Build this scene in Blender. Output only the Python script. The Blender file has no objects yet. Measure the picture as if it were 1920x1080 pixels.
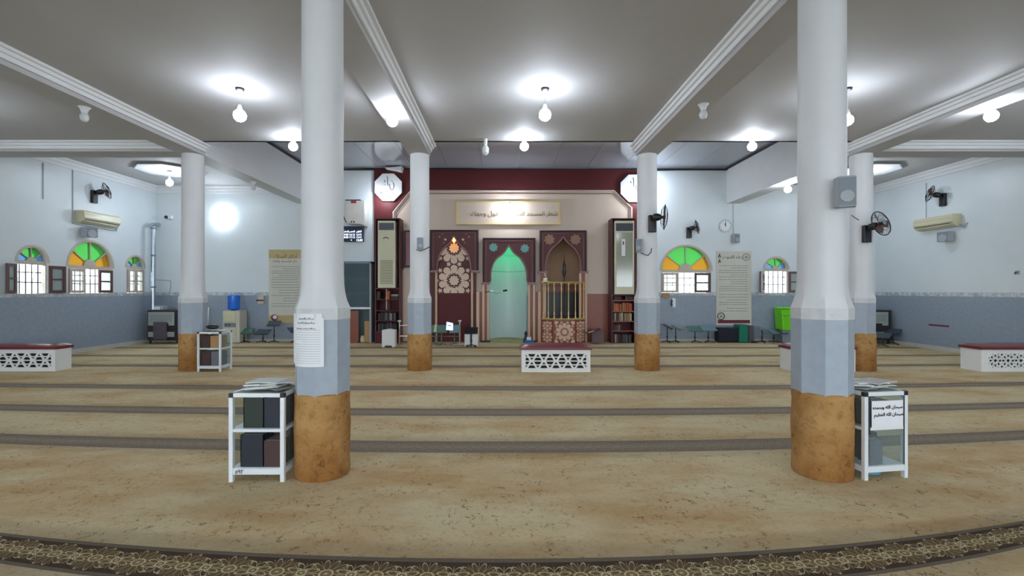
import bpy, bmesh, math, random
import unicodedata as U
from mathutils import Vector, Matrix
from mathutils.geometry import tessellate_polygon
random.seed(7)
PI = math.pi
SC = bpy.context.scene
COL = SC.collection
H, F, CX, CY = 1.5, 880.0, 945.0, 545.0          # eye height, focal length and principal point measured on the 1920x1080 frame

# ---------------------------------------------------------------- camera, sky, exposure
cam = bpy.data.cameras.new('camera'); cam.sensor_width = 36; cam.lens = 36 * F / 1920
cam.shift_x = (960 - CX) / 1920; cam.shift_y = (CY - 540) / 1920; cam.clip_start = .05
camo = bpy.data.objects.new('camera', cam); COL.objects.link(camo)
camo.location = (0, 0, H); camo.rotation_euler = (PI / 2, 0, 0); SC.camera = camo
W = bpy.data.worlds.new('world'); SC.world = W; W.use_nodes = True
bg = W.node_tree.nodes['Background']; bg.inputs[0].default_value = (.83, .93, 1, 1); bg.inputs[1].default_value = 5.2
SC.view_settings.view_transform = 'Standard'; SC.view_settings.look = 'None'
SC.view_settings.gamma = 1; SC.view_settings.use_curve_mapping = False
SC.view_settings.exposure = 0.96
SC.cycles.use_denoising = True; SC.cycles.max_bounces = 10; SC.cycles.diffuse_bounces = 6
SC.cycles.transparent_max_bounces = 16; SC.cycles.sample_clamp_indirect = 6
LAMP = 68.0                                       # radiance of a lit bulb

# ---------------------------------------------------------------- materials
def lin(c): return tuple((x / 255 / 12.92) if x / 255 <= .04045 else ((x / 255 + .055) / 1.055) ** 2.4 for x in c) + (1,)
class NT:
    def __init__(s, name):
        s.m = bpy.data.materials.new(name); s.m.use_nodes = True; s.t = s.m.node_tree
        s.b = s.t.nodes['Principled BSDF']; s.out = s.t.nodes['Material Output']
    def n(s, typ, **kw):
        nd = s.t.nodes.new(typ)
        for k, v in kw.items(): setattr(nd, k, v)
        return nd
    def put(s, sock, v):
        if hasattr(v, 'is_output') or isinstance(v, bpy.types.NodeSocket): s.t.links.new(v, sock)
        else: sock.default_value = v
    def math(s, op, a, b=0.0, c=None):
        nd = s.n('ShaderNodeMath', operation=op); s.put(nd.inputs[0], a); s.put(nd.inputs[1], b)
        if c is not None: s.put(nd.inputs[2], c)
        return nd.outputs[0]
    def mix(s, f, a, b):
        nd = s.n('ShaderNodeMix', data_type='RGBA'); s.put(nd.inputs[0], f); s.put(nd.inputs[6], a); s.put(nd.inputs[7], b); return nd.outputs[2]
    def noise(s, vec, scale, detail=3, rough=.55):
        nd = s.n('ShaderNodeTexNoise'); s.put(nd.inputs['Vector'], vec); nd.inputs['Scale'].default_value = scale
        nd.inputs['Detail'].default_value = detail; nd.inputs['Roughness'].default_value = rough; return nd.outputs[0]
    def ramp(s, v, a, b):
        nd = s.n('ShaderNodeMapRange'); s.put(nd.inputs[0], v); nd.inputs[1].default_value = a; nd.inputs[2].default_value = b; return nd.outputs[0]
    def pos(s): return s.n('ShaderNodeNewGeometry').outputs['Position']
    def bump(s, h, st, dist=.01):
        nd = s.n('ShaderNodeBump'); nd.inputs['Strength'].default_value = st; nd.inputs['Distance'].default_value = dist
        s.put(nd.inputs['Height'], h); s.t.links.new(nd.outputs[0], s.b.inputs['Normal'])
def mat(name, c, rough=.6, metal=0, var=.12, sc=6, bump=0, spec=None, bsc=60):
    m = NT(name); p = m.pos(); a = lin(c); k = 1 - var
    m.t.links.new(m.mix(m.noise(p, sc), tuple(x * k for x in a[:3]) + (1,), tuple(min(1, x * (1 + var * .6)) for x in a[:3]) + (1,)), m.b.inputs['Base Color'])
    m.b.inputs['Roughness'].default_value = rough; m.b.inputs['Metallic'].default_value = metal
    if spec is not None: m.b.inputs['Specular IOR Level'].default_value = spec
    if bump: m.bump(m.noise(p, bsc), bump)
    return m.m
def emis(name, c, st):
    m = NT(name); m.b.inputs['Base Color'].default_value = lin(c); m.b.inputs['Emission Color'].default_value = lin(c)
    m.b.inputs['Emission Strength'].default_value = st; return m.m
def glass(name, c, alpha=.25, frost=0.0, rough=.08):
    m = NT(name); tr = m.n('ShaderNodeBsdfTransparent'); tr.inputs[0].default_value = lin(c)
    m.b.inputs['Base Color'].default_value = lin(c); m.b.inputs['Roughness'].default_value = rough
    m.b.inputs['Specular IOR Level'].default_value = .6
    mx = m.n('ShaderNodeMixShader'); mx.inputs[0].default_value = alpha
    m.t.links.new(tr.outputs[0], mx.inputs[1]); m.t.links.new(m.b.outputs[0], mx.inputs[2])
    o = mx.outputs[0]
    if frost:
        tl = m.n('ShaderNodeBsdfTranslucent'); tl.inputs[0].default_value = lin(c); m2 = m.n('ShaderNodeMixShader'); m2.inputs[0].default_value = frost
        m.t.links.new(o, m2.inputs[1]); m.t.links.new(tl.outputs[0], m2.inputs[2]); o = m2.outputs[0]
    m.t.links.new(o, m.out.inputs[0]); return m.m
def wallmat():
    m = NT('wall_paint'); p = m.pos(); x = m.n('ShaderNodeSeparateXYZ'); m.put(x.inputs[0], p); z = x.outputs[2]
    n1 = m.noise(p, 1.3, 5); n2 = m.noise(p, 14, 5)
    up = m.mix(n1, lin((208, 217, 222)), lin((224, 231, 234)))
    dd = m.mix(n2, lin((130, 143, 158)), lin((156, 167, 180)))
    bd = m.mix(m.ramp(m.noise(p, 9, 5), .42, .6), lin((165, 172, 178)), lin((205, 212, 216)))
    zz = m.math('ADD', z, m.math('MULTIPLY', m.math('SUBTRACT', n2, .5), .03))
    c = m.mix(m.math('GREATER_THAN', zz, 1.36), dd, bd); c = m.mix(m.math('GREATER_THAN', z, 1.455), c, up)
    m.put(m.b.inputs['Base Color'], c); m.b.inputs['Roughness'].default_value = .38
    m.bump(m.noise(p, 25, 4), .25, .004); return m.m
def carpetmat(name, patch=.5, warm=0.0):
    m = NT(name); tc = m.n('ShaderNodeTexCoord').outputs['Object']
    mp = m.n('ShaderNodeMapping'); m.put(mp.inputs[0], tc); mp.inputs['Scale'].default_value = (.5, 1.2, 1)
    big = m.ramp(m.noise(mp.outputs[0], 1.5, 5, .62), .50 - .12 * patch, .72 - .10 * patch)
    c = m.mix(m.noise(tc, 5, 5), lin((199, 182, 146)), lin((218, 202, 164))) if not warm else m.mix(m.noise(tc, 4, 5), lin((178, 134, 82)), lin((200, 164, 112)))
    c = m.mix(m.math('MULTIPLY', big, .62 + .3 * warm), c, lin((178, 134, 80)) if not warm else lin((148, 100, 52)))
    v = m.n('ShaderNodeTexVoronoi', feature='DISTANCE_TO_EDGE'); v.inputs['Scale'].default_value = 15 if not warm else 11
    wob = m.n('ShaderNodeTexNoise'); m.put(wob.inputs['Vector'], tc); wob.inputs['Scale'].default_value = 14
    ad = m.n('ShaderNodeMixRGB', blend_type='ADD'); ad.inputs[0].default_value = .12; m.put(ad.inputs[1], tc); m.put(ad.inputs[2], wob.outputs['Color']); m.put(v.inputs['Vector'], ad.outputs[0])
    ln = m.math('LESS_THAN', v.outputs[0], .035)
    gate = m.ramp(m.noise(tc, 13, 2), .50 - .04 * warm, .58); gate = m.math('MULTIPLY', gate, m.ramp(m.noise(tc, 2.2, 2), .35, .6))
    c = m.mix(m.math('MULTIPLY', m.math('MULTIPLY', ln, gate), .75), c, lin((96, 70, 40)))
    c = m.mix(m.math('MULTIPLY', m.ramp(m.noise(tc, 30 if not warm else 16, 4), .52, .7), .18 + .35 * warm), c, lin((120, 92, 58) if not warm else (112, 76, 40)))
    m.put(m.b.inputs['Base Color'], c); m.b.inputs['Roughness'].default_value = .95; m.b.inputs['Specular IOR Level'].default_value = .12
    m.bump(m.math('ADD', m.noise(tc, 160, 2), m.math('MULTIPLY', m.noise(tc, 8, 4), 2.5)), .55, .012); return m.m
def bandmat(name='carpet_border_weave', k=1.0):
    # woven border: rows of many-petalled rosettes in cream line on brown; local y runs 0..1 across the band through the UV map
    m = NT(name); uv = m.n('ShaderNodeUVMap').outputs[0]; x = m.n('ShaderNodeSeparateXYZ'); m.put(x.inputs[0], uv)
    u, v = x.outputs[0], x.outputs[1]
    def rosette(off, cv, rr, pet):
        du = m.math('SUBTRACT', m.math('FRACT', m.math('ADD', m.math('DIVIDE', u, .27), off)), .5); du = m.math('MULTIPLY', du, .27)
        dv = m.math('SUBTRACT', v, cv)
        r = m.math('SQRT', m.math('ADD', m.math('MULTIPLY', du, du), m.math('MULTIPLY', dv, dv))); th = m.math('ARCTAN2', dv, du)
        s = m.math('ABSOLUTE', m.math('SINE', m.math('MULTIPLY', th, pet / 2)))
        pe = m.math('LESS_THAN', m.math('ABSOLUTE', m.math('SUBTRACT', m.math('MULTIPLY', m.math('POWER', s, .6), rr), r)), .0058)
        sp = m.math('MULTIPLY', m.math('LESS_THAN', m.math('MULTIPLY', s, r), .006), m.math('LESS_THAN', r, rr))
        ri = m.math('LESS_THAN', m.math('ABSOLUTE', m.math('SUBTRACT', r, rr * .28)), .005)
        ins = m.math('LESS_THAN', r, m.math('MULTIPLY', m.math('POWER', s, .6), rr))
        return m.math('MAXIMUM', m.math('MAXIMUM', pe, sp), ri), ins
    a, ia = rosette(0, .17, .125, 12); b, ib = rosette(.5, .17, .09, 8)
    ln = m.math('MAXIMUM', a, b)
    c = m.mix(m.noise(uv, 40, 3), lin((62, 50, 40)), lin((92, 76, 60)))
    c = m.mix(ia, c, lin((108, 88, 62))); c = m.mix(ln, c, lin((196, 180, 140)))
    edge = m.math('GREATER_THAN', m.math('ABSOLUTE', m.math('SUBTRACT', v, .17)), .132)
    pl = m.mix(m.noise(uv, 60, 3), lin((104, 94, 84)), lin((134, 122, 108)))
    c = m.mix(edge, c, pl)
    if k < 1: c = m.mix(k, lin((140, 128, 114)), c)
    m.put(m.b.inputs['Base Color'], c); m.b.inputs['Roughness'].default_value = .95; m.b.inputs['Specular IOR Level'].default_value = .12
    m.bump(m.noise(uv, 200, 2), .5, .006); return m.m
M = {}
def mk():
    M['wall'] = wallmat()
    M['ceil'] = mat('ceiling_paint', (184, 183, 184), .7, var=.05, sc=1.5)
    M['plaster'] = mat('white_plaster', (228, 229, 231), .55, var=.05, sc=3)
    M['colwhite'] = mat('column_white', (212, 213, 215), .5, var=.06, sc=4, bump=.12, bsc=30)
    M['coldado'] = mat('column_grey', (160, 170, 182), .45, var=.16, sc=13, bump=.12, bsc=30)
    M['colband'] = mat('column_band', (204, 206, 206), .5, var=.2, sc=20)
    M['carpet'] = carpetmat('carpet_pile', .5); M['carpet2'] = carpetmat('carpet_pile_worn', .85); M['wrap'] = carpetmat('carpet_wrap', 1.3, 1.0)
    M['band'] = bandmat(); M['bandfar'] = bandmat('carpet_border_far', .22)  # second weave is a lower-contrast copy for the farther bands
    M['floor'] = mat('cement_floor', (150, 145, 138), .8)
    M['kerb'] = mat('pale_tile', (196, 194, 186), .5)
    M['pvc'] = mat('glossy_pvc', (160, 164, 174), .1, var=.03, sc=2, spec=.9)
    M['dark'] = mat('dark_strip', (38, 36, 44), .5)
    M['maroon'] = mat('maroon_board', (92, 40, 42), .5, var=.12, sc=3, spec=.2)
    M['purple'] = mat('carved_brown', (94, 56, 58), .5, var=.1, sc=8, spec=.25)
    M['purple2'] = mat('carved_brown_light', (138, 98, 98), .4, var=.1)
    M['beige'] = mat('beige_board', (204, 186, 170), .5, var=.04, sc=2)
    M['trimb'] = mat('beige_moulding', (205, 184, 172), .4)
    M['cream'] = mat('cream_colonnette', (208, 174, 146), .4, var=.08)
    M['redwood'] = mat('red_brown_wood', (138, 72, 52), .35, var=.2, sc=4)
    M['gold'] = mat('polished_brass', (216, 188, 128), .3, .45)
    M['brass'] = mat('gilt_rail', (196, 168, 112), .35, .35)
    M['inlay'] = mat('pale_inlay', (218, 184, 158), .5, var=.08)
    M['inlayw'] = mat('warm_inlay', (220, 194, 172), .5, var=.08)
    M['niche'] = mat('pale_aqua_plaster', (222, 234, 236), .45, var=.05)
    M['teal'] = mat('teal_star', (96, 150, 146), .5)
    M['tan'] = mat('tan_star', (146, 106, 84), .5)
    M['accream'] = mat('ac_cream', (206, 202, 172), .35, var=.04)
    M['acgrey'] = mat('ac_gloss_panel', (150, 152, 132), .12, var=.03, spec=.8)
    M['black'] = mat('black_plastic', (30, 29, 34), .35)
    M['blackm'] = mat('black_metal', (34, 36, 42), .4, .3)
    M['acbeige'] = mat('yellowed_plastic', (206, 200, 168), .3, var=.04)
    M['spk'] = mat('grey_speaker_shell', (160, 166, 172), .6)
    M['spk2'] = mat('grey_speaker_grille', (128, 136, 146), .7, bump=.3, bsc=300)
    M['white'] = mat('white_enamel', (232, 234, 236), .35, var=.03)
    M['whitew'] = mat('white_painted_wood', (228, 228, 226), .45, var=.04)
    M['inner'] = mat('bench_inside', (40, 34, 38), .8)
    M['leather'] = mat('maroon_leatherette', (112, 44, 52), .32, var=.15, sc=9, bump=.1)
    M['alu'] = mat('white_aluminium', (226, 231, 235), .35, .1, var=.04)
    M['glass'] = glass('clear_glass', (238, 244, 244), .06)
    M['glassd'] = glass('cabinet_glass', (150, 176, 186), .25)
    M['frost'] = glass('obscured_glass', (226, 234, 232), .45, .45, .3)
    M['ggreen'] = glass('green_glass', (104, 154, 104), .12, .25); M['gamber'] = glass('amber_glass', (156, 132, 76), .12, .25)
    M['gblue'] = glass('blue_glass', (114, 138, 156), .12, .25)
    M['shbrown'] = mat('shutter_brown', (92, 60, 60), .45); M['shbeige'] = mat('shutter_beige', (188, 174, 164), .5)
    M['fanframe'] = mat('window_frame_beige', (200, 188, 172), .5)
    M['iron'] = mat('iron_bar', (52, 56, 60), .5)
    M['steel'] = mat('galvanised_steel', (178, 186, 196), .25, .85, var=.15)
    M['chrome'] = mat('chrome', (215, 205, 198), .2, .9)
    M['paper'] = mat('paper', (228, 229, 233), .8, var=.04)
    M['paperb'] = mat('poster_cream', (206, 204, 192), .55, var=.06); M['paperg'] = mat('poster_gold_edge', (190, 170, 122), .6, var=.2)
    M['ink'] = mat('black_ink', (36, 34, 40), .8); M['inkg'] = mat('grey_ink', (142, 142, 146), .8); M['inkr'] = mat('maroon_ink', (112, 44, 58), .7)
    M['inkf'] = mat('faint_ink', (190, 192, 200), .8); M['inkb'] = mat('brown_ink', (104, 76, 48), .8)
    M['bottle'] = mat('blue_bottle', (30, 112, 224), .2, var=.1); M['disp'] = mat('dispenser_cream', (202, 198, 182), .45)
    M['standg'] = mat('green_tray', (82, 120, 110), .5); M['standk'] = mat('charcoal_tray', (58, 70, 80), .5); M['standt'] = mat('teal_tray', (106, 142, 148), .5)
    M['lime'] = mat('lime_plastic', (110, 208, 20), .4); M['green'] = mat('green_cloth', (8, 116, 92), .7); M['navy'] = mat('navy_cloth', (26, 30, 44), .8)
    M['mauve'] = mat('mauve_cloth', (88, 80, 92), .8); M['blue'] = mat('blue_plastic', (30, 110, 190), .4); M['lblue'] = mat('light_blue_cloth', (90, 150, 180), .8)
    M['screen'] = mat('led_board_face', (24, 28, 62), .3); M['led'] = emis('led_digits', (215, 230, 255), 1.6)
    M['lcd'] = emis('lit_display', (170, 205, 255), 1.3)
    M['red'] = mat('red_label', (196, 36, 48), .5); M['hbody'] = mat('heater_black', (40, 36, 42), .4); M['hpan'] = mat('heater_grille', (158, 166, 160), .5)
    M['tank'] = mat('boiler_white', (226, 222, 216), .3)
    M['bulb'] = emis('lit_bulb', (232, 242, 255), LAMP); M['disc'] = emis('lit_disc', (228, 242, 255), 16); M['bulboff'] = mat('unlit_bulb', (206, 212, 216), .25)
    M['bulbhot'] = emis('lit_spot_bulb', (232, 242, 255), 130)
    M['warm'] = emis('warm_bulb', (255, 170, 70), 22); M['greenlamp'] = emis('green_bulb', (40, 255, 165), 3.8); M['amberglow'] = emis('amber_glow', (255, 150, 30), 34)
    M['amberpane'] = emis('self_lit_amber', (246, 140, 40), .8); M['amberdim'] = emis('self_lit_tan', (216, 160, 112), .3); M['socket'] = mat('white_bakelite', (216, 218, 220), .4)  # amber and tan panes emit by themselves in place of backlight
    M['sky'] = mat('outside_render', (226, 228, 222), .9); M['dirt'] = mat('outside_paving', (170, 165, 150), .9); M['leaf'] = mat('leaf_green', (60, 96, 56), .8, var=.4)
    M['tile'] = mat('beige_plug', (200, 190, 170), .5)
    for k, c in dict(green_cover=(26, 42, 33), navy_cover=(24, 29, 44), brown_cover=(66, 42, 40), black_cover=(32, 32, 36), red_cover=(140, 44, 40),
                     tan_cover=(168, 130, 84), grey_cover=(104, 106, 116), cream_cover=(206, 194, 168), orange_cover=(204, 104, 46), teal_cover=(40, 92, 92)).items():
        M[k] = mat(k, c, .5)
mk()

# ---------------------------------------------------------------- mesh helpers
class MB:
    def __init__(s): s.b = bmesh.new()
    def box(s, x0, y0, z0, x1, y1, z1, R=None):
        v = [s.b.verts.new((x, y, z)) for x in (x0, x1) for y in (y0, y1) for z in (z0, z1)]
        if R is not None:
            for q in v: q.co = R @ q.co
        for f in ((0, 1, 3, 2), (4, 6, 7, 5), (0, 4, 5, 1), (2, 3, 7, 6), (0, 2, 6, 4), (1, 5, 7, 3)): s.b.faces.new([v[i] for i in f])
        return s
    def tube(s, pts, r, n=8, closed=False, cap=True):
        pts = [Vector(p) for p in pts]; N = len(pts); rs = r if isinstance(r, (list, tuple)) else [r] * N
        rings = []; up = None
        for i, p in enumerate(pts):
            a = pts[(i - 1) % N] if (i > 0 or closed) else p; b = pts[(i + 1) % N] if (i < N - 1 or closed) else p
            t = (b - a).normalized()
            if up is None: up = Vector((0, 0, 1)) if abs(t.z) < .9 else Vector((1, 0, 0))
            sd = t.cross(up)
            if sd.length < 1e-4: sd = t.cross(Vector((1, 0, 0)))
            sd.normalize(); u2 = sd.cross(t).normalized(); up = u2
            rings.append([s.b.verts.new(p + (sd * math.cos(2 * PI * k / n) + u2 * math.sin(2 * PI * k / n)) * rs[i]) for k in range(n)])
        for i in range(N if closed else N - 1):
            A, B = rings[i], rings[(i + 1) % N]
            for k in range(n):
                try: s.b.faces.new((A[k], A[(k + 1) % n], B[(k + 1) % n], B[k]))
                except ValueError: pass
        if cap and not closed:
            for R in (rings[0][::-1], rings[-1]):
                try: s.b.faces.new(R)
                except ValueError: pass
        return s
    def lathe(s, prof, c=(0, 0, 0), n=24, cap=True, arc=None):
        c = Vector(c); rings = []
        for r, z in prof: rings.append([s.b.verts.new(c + Vector((r * math.cos(2 * PI * k / n), r * math.sin(2 * PI * k / n), z))) for k in range(n)])
        for A, B in zip(rings, rings[1:]):
            for k in range(n): s.b.faces.new((A[k], A[(k + 1) % n], B[(k + 1) % n], B[k]))
        if cap: s.b.faces.new(rings[0][::-1]); s.b.faces.new(rings[-1])
        return s
    def ball(s, c, r, sub=2, sc=(1, 1, 1)):
        bmesh.ops.create_icosphere(s.b, subdivisions=sub, radius=r, matrix=Matrix.Translation(c) @ Matrix.Diagonal((*sc, 1))); return s
    def plate(s, outer, holes, d0, d1, plane='XZ'):
        # polygon with holes in (u,v) pushed between depths d0..d1 of the third axis
        def P(u, v, d): return {'XZ': (u, d, v), 'YZ': (d, u, v), 'XY': (u, v, d)}[plane]
        loops = [outer] + list(holes); flat = [p for l in loops for p in l]
        V0 = [s.b.verts.new(P(u, v, d0)) for u, v in flat]; V1 = [s.b.verts.new(P(u, v, d1)) for u, v in flat]
        for t in tessellate_polygon([[Vector((u, v, 0)) for u, v in l] for l in loops]):
            if len(set(t)) == 3:
                try: s.b.faces.new([V0[i] for i in t]); s.b.faces.new([V1[i] for i in reversed(t)])
                except ValueError: pass
        k = 0
        for l in loops:
            n = len(l)
            for i in range(n):
                a, b = k + i, k + (i + 1) % n
                try: s.b.faces.new((V0[a], V0[b], V1[b], V1[a]))
                except ValueError: pass
            k += n
        return s
    def build(s, name, m, parent=None, world=False, smooth=False, bevel=0, uv=False, origin=True):
        b = s.b; bmesh.ops.recalc_face_normals(b, faces=b.faces)
        o_loc = None
        if world and parent is not None:
            p = parent; Mx = parent.matrix_basis
            while p.parent: p = p.parent; Mx = p.matrix_basis @ Mx
            b.transform(Mx.inverted())
        if parent is None and origin:
            xs = [v.co for v in b.verts]; lo = [min(v[i] for v in xs) for i in range(3)]; hi = [max(v[i] for v in xs) for i in range(3)]
            o_loc = Vector(((lo[0] + hi[0]) / 2, (lo[1] + hi[1]) / 2, lo[2])); b.transform(Matrix.Translation(-o_loc))
        me = bpy.data.meshes.new(name); b.to_mesh(me); b.free()
        me.materials.append(M[m] if isinstance(m, str) else m)
        if smooth:
            me.polygons.foreach_set('use_smooth', [True] * len(me.polygons))
            try: me.set_sharp_from_angle(angle=.7)
            except Exception: pass
        o = bpy.data.objects.new(name, me); COL.objects.link(o)
        if parent is not None: o.parent = parent
        if o_loc is not None: o.location = o_loc
        if bevel:
            md = o.modifiers.new('bevel', 'BEVEL'); md.width = bevel; md.segments = 2; md.limit_method = 'ANGLE'
        return o
def tag(o, label, cat, group=None, kind='thing'):
    o['label'] = label; o['category'] = cat; o['kind'] = kind
    if group: o['group'] = group
    return o
def thing(name, label, cat, loc=(0, 0, 0), rz=0, group=None, kind='thing'):
    o = bpy.data.objects.new(name, None); COL.objects.link(o); o.location = loc; o.rotation_euler = (0, 0, rz)
    o.empty_display_size = .1; o.matrix_basis = Matrix.Translation(loc) @ Matrix.Rotation(rz, 4, 'Z')
    return tag(o, label, cat, group, kind)
def struct(o): o['kind'] = 'structure'; return o
def dup(src, loc, rz, label=None, group=None):
    def rec(o, par):
        c = o.copy(); COL.objects.link(c)
        if par is not None: c.parent = par; c.matrix_parent_inverse = o.matrix_parent_inverse.copy()
        for ch in kids.get(o.name, []): rec(ch, c)
        return c
    kids = {}
    for ob in COL.objects:
        if ob.parent: kids.setdefault(ob.parent.name, []).append(ob)
    r = rec(src, None); r.matrix_basis = Matrix.Translation(loc) @ Matrix.Rotation(rz, 4, 'Z')
    if label: r['label'] = label
    if group: r['group'] = group
    return r
def X(px, Y): return (px - CX) / F * Y
def Z(py, Y): return H - (py - CY) / F * Y
def pbox(mb, x0, y0, x1, y1, Yf, Yb): return mb.box(X(x0, Yf), Yf, Z(y1, Yf), X(x1, Yf), Yb, Z(y0, Yf))
def pp(pts, Y): return [(X(a, Y), Z(b, Y)) for a, b in pts]
NONJ = 'اأإآدذرزوةىء'
def ar(s):
    o = []
    for i, c in enumerate(s):
        if not '\u0621' <= c <= '\u064a': o.append(c); continue
        pv = i > 0 and '\u0621' <= s[i - 1] <= '\u064a' and s[i - 1] not in NONJ; nx = i < len(s) - 1 and '\u0621' <= s[i + 1] <= '\u064a' and s[i + 1] != 'ء'
        f = ('FINAL' if pv else 'ISOLATED') if c in NONJ else ('MEDIAL' if pv and nx else 'FINAL' if pv else 'INITIAL' if nx else 'ISOLATED')
        try: o.append(U.lookup(U.name(c) + ' ' + f + ' FORM'))
        except KeyError: o.append(c)
    return ''.join(reversed(o))
def text(body, size, loc, m, parent, rz=0, rx=PI / 2, sx=1, arabic=True, off=.0):
    c = bpy.data.curves.new('lettering', 'FONT'); c.body = ar(body) if arabic else body; c.size = size; c.align_x = 'CENTER'; c.align_y = 'CENTER'
    c.extrude = .0012; c.offset = off; c.resolution_u = 3; c.materials.append(M[m]); o = bpy.data.objects.new('lettering', c); COL.objects.link(o)
    me = bpy.data.meshes.new_from_object(o); bpy.data.objects.remove(o); o = bpy.data.objects.new('lettering', me); COL.objects.link(o)
    o.parent = parent; o.location = loc; o.rotation_euler = (rx, 0, rz); o.scale = (sx, 1, 1); return o

# ================================================================ the room
YB, XL, XR, YR = 13.9, -10.3, 11.0, -7.0
ZC, ZR, ZS, TOP = 4.28, 5.12, 4.60, 5.35          # main, raised and side-bay ceilings
def arch(c, hw, z0, z1, n=20):                     # round-headed outline, sill z0, spring z1
    return [(c - hw, z0), (c + hw, z0)] + [(c + hw * math.cos(PI * k / n), z1 + hw * math.sin(PI * k / n)) for k in range(n + 1)]
WIN = [('L', 10.26, .33, 2.12), ('L', 11.72, .63, 2.08), ('L', 13.12, .31, 2.14), ('B', 5.39, .74, 2.08), ('B', 8.06, .35, 2.12)]
SILL = 1.44
struct(MB().box(XL - .3, YR - .3, -.2, XR + .3, YB + 1.8, -.014).build('floor', 'floor'))
lh = [arch(c, hw, SILL, zs) for s, c, hw, zs in WIN if s == 'L']; bh = [arch(c, hw, SILL, zs) for s, c, hw, zs in WIN if s == 'B']
struct(MB().plate([(YR, -.014), (YB, -.014), (YB, TOP), (YR, TOP)], lh, XL - .25, XL, 'YZ').build('wall_left', 'wall'))
struct(MB().plate([(YR, -.014), (YB, -.014), (YB, TOP), (YR, TOP)], [], XR, XR + .25, 'YZ').build('wall_right', 'wall'))
mih = [(X(917, YB), 0), (X(988, YB), 0), (X(988, YB), Z(525, YB)), (X(984, YB), Z(500, YB)), (X(972, YB), Z(480, YB)), (X(954, YB), Z(456, YB)), (X(936, YB), Z(480, YB)), (X(921, YB), Z(500, YB)), (X(917, YB), Z(525, YB))]
mih[0] = (mih[0][0], -.013); mih[1] = (mih[1][0], -.013)
mb_ = [(X(1020, YB), .02), (X(1093, YB), .02), (X(1093, YB), Z(440, YB)), (X(1020, YB), Z(440, YB))]
struct(MB().plate([(XL - .25, -.014), (XR + .25, -.014), (XR + .25, TOP), (XL - .25, TOP)], bh + [mih, mb_], YB, YB + .3).build('wall_front', 'wall'))
rear = [[(x, .02), (x + 2.6, .02), (x + 2.6, 2.9), (x, 2.9)] for x in (-9.2, -5.2, -1.1, 3.0, 7.4)]
struct(MB().plate([(XL - .25, -.014), (XR + .25, -.014), (XR + .25, TOP), (XL - .25, TOP)], rear, YR - .3, YR).build('wall_rear', 'wall'))
# ceilings
struct(MB().box(XL, YR, ZC, XR, 8.78, ZC + .12).build('ceiling', 'ceil'))
struct(MB().box(XL, 8.9, ZS, -6.14, YB, ZS + .12).build('ceiling_side_bay', 'ceil'))
struct(MB().box(7.0, 8.9, ZS, XR, YB, ZS + .12).build('ceiling_side_bay', 'ceil'))
rc = struct(MB().box(-6.0, 8.78, ZR + .02, 6.8, YB, ZR + .14).build('ceiling_raised', 'ceil')); rcx = rc.location
k = 0; x = -5.72
while x < 6.55:
    w = min(1.02, 6.58 - x); MB().box(x + .004, 8.79, ZR, x + w - .004, YB - .001, ZR + .02).build('panel', 'pvc', rc, world=True); x += w
struct(MB().box(XL, 8.72, ZC, XR, 8.78, TOP).build('trim_fascia', 'ceil'))
# beams with stepped cornices
def beam(x0, y0, z0, x1, y1, z1, sides, mainz, mt='ceil'):
    b = struct(MB().box(x0, y0, z0, x1, y1, z1).build('beam', mt))
    for s in sides:
        m = MB()
        for (zl, zh, w) in ((mainz - .14, mainz, .035), (mainz - .085, mainz, .07), (mainz - .04, mainz, .115)):
            if s == 'x-': m.box(x0 - w, y0, zl, x0, y1, zh)
            if s == 'x+': m.box(x1, y0, zl, x1 + w, y1, zh)
            if s == 'y-': m.box(x0, y0 - w, zl, x1, y0, zh)
            if s == 'y+': m.box(x0, y1, zl, x1, y1 + w, zh)
        m.build('cornice', 'plaster', b, world=True, bevel=.008)
    return b
BX = (-5.92, -1.61, 2.72, 6.79)
for i, x in enumerate(BX): beam(x - .2, YR, 4.08, x + .2, 8.98 if i in (1, 2) else 8.98, ZC, ('x-', 'x+'), ZC)
for x in (-5.92, 6.79): beam(x - .2, 8.98, 4.08, x + .2, YB, TOP, ('x-',) if x < 0 else ('x+',), ZS, 'colwhite')
beam(XL, 8.76, 4.10, -6.12, 9.16, ZC + .1, ('y-',), ZC); beam(6.99, 8.76, 4.10, XR, 9.16, ZC + .1, ('y-',), ZC)
# cornices of the side bays and the walls
def cornice(name, x0, y0, x1, y1, zt, side):
    m = MB()
    for zl, w in ((zt - .22, .03), (zt - .14, .06), (zt - .06, .11)):
        if side == 'L': m.box(XL, y0, zl, XL + w, y1, zt)
        if side == 'R': m.box(XR - w, y0, zl, XR, y1, zt)
        if side == 'B': m.box(x0, YB - w, zl, x1, YB, zt)
    struct(m.build(name, 'plaster', bevel=.01))
cornice('trim_1', 0, 9.16, 0, YB, ZS, 'L'); cornice('trim_2', 0, 9.16, 0, YB, ZS, 'R'); cornice('trim_3', XL, 0, -6.12, 0, ZS, 'B'); cornice('trim_4', 6.99, 0, XR, 0, ZS, 'B')
cornice('trim_5', 0, YR, 0, 8.76, ZC, 'L'); cornice('trim_6', 0, YR, 0, 8.76, ZC, 'R')
# dark edging round the raised ceiling
struct(MB().box(-5.72, YB - .05, ZR - .06, 6.59, YB, ZR - .02).build('trim_7', 'dark'))
struct(MB().box(-5.72, 8.8, ZR - .05, -5.68, YB - .05, ZR).build('trim_8', 'dark')); struct(MB().box(6.55, 8.8, ZR - .05, 6.59, YB - .05, ZR).build('trim_9', 'dark'))
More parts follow.
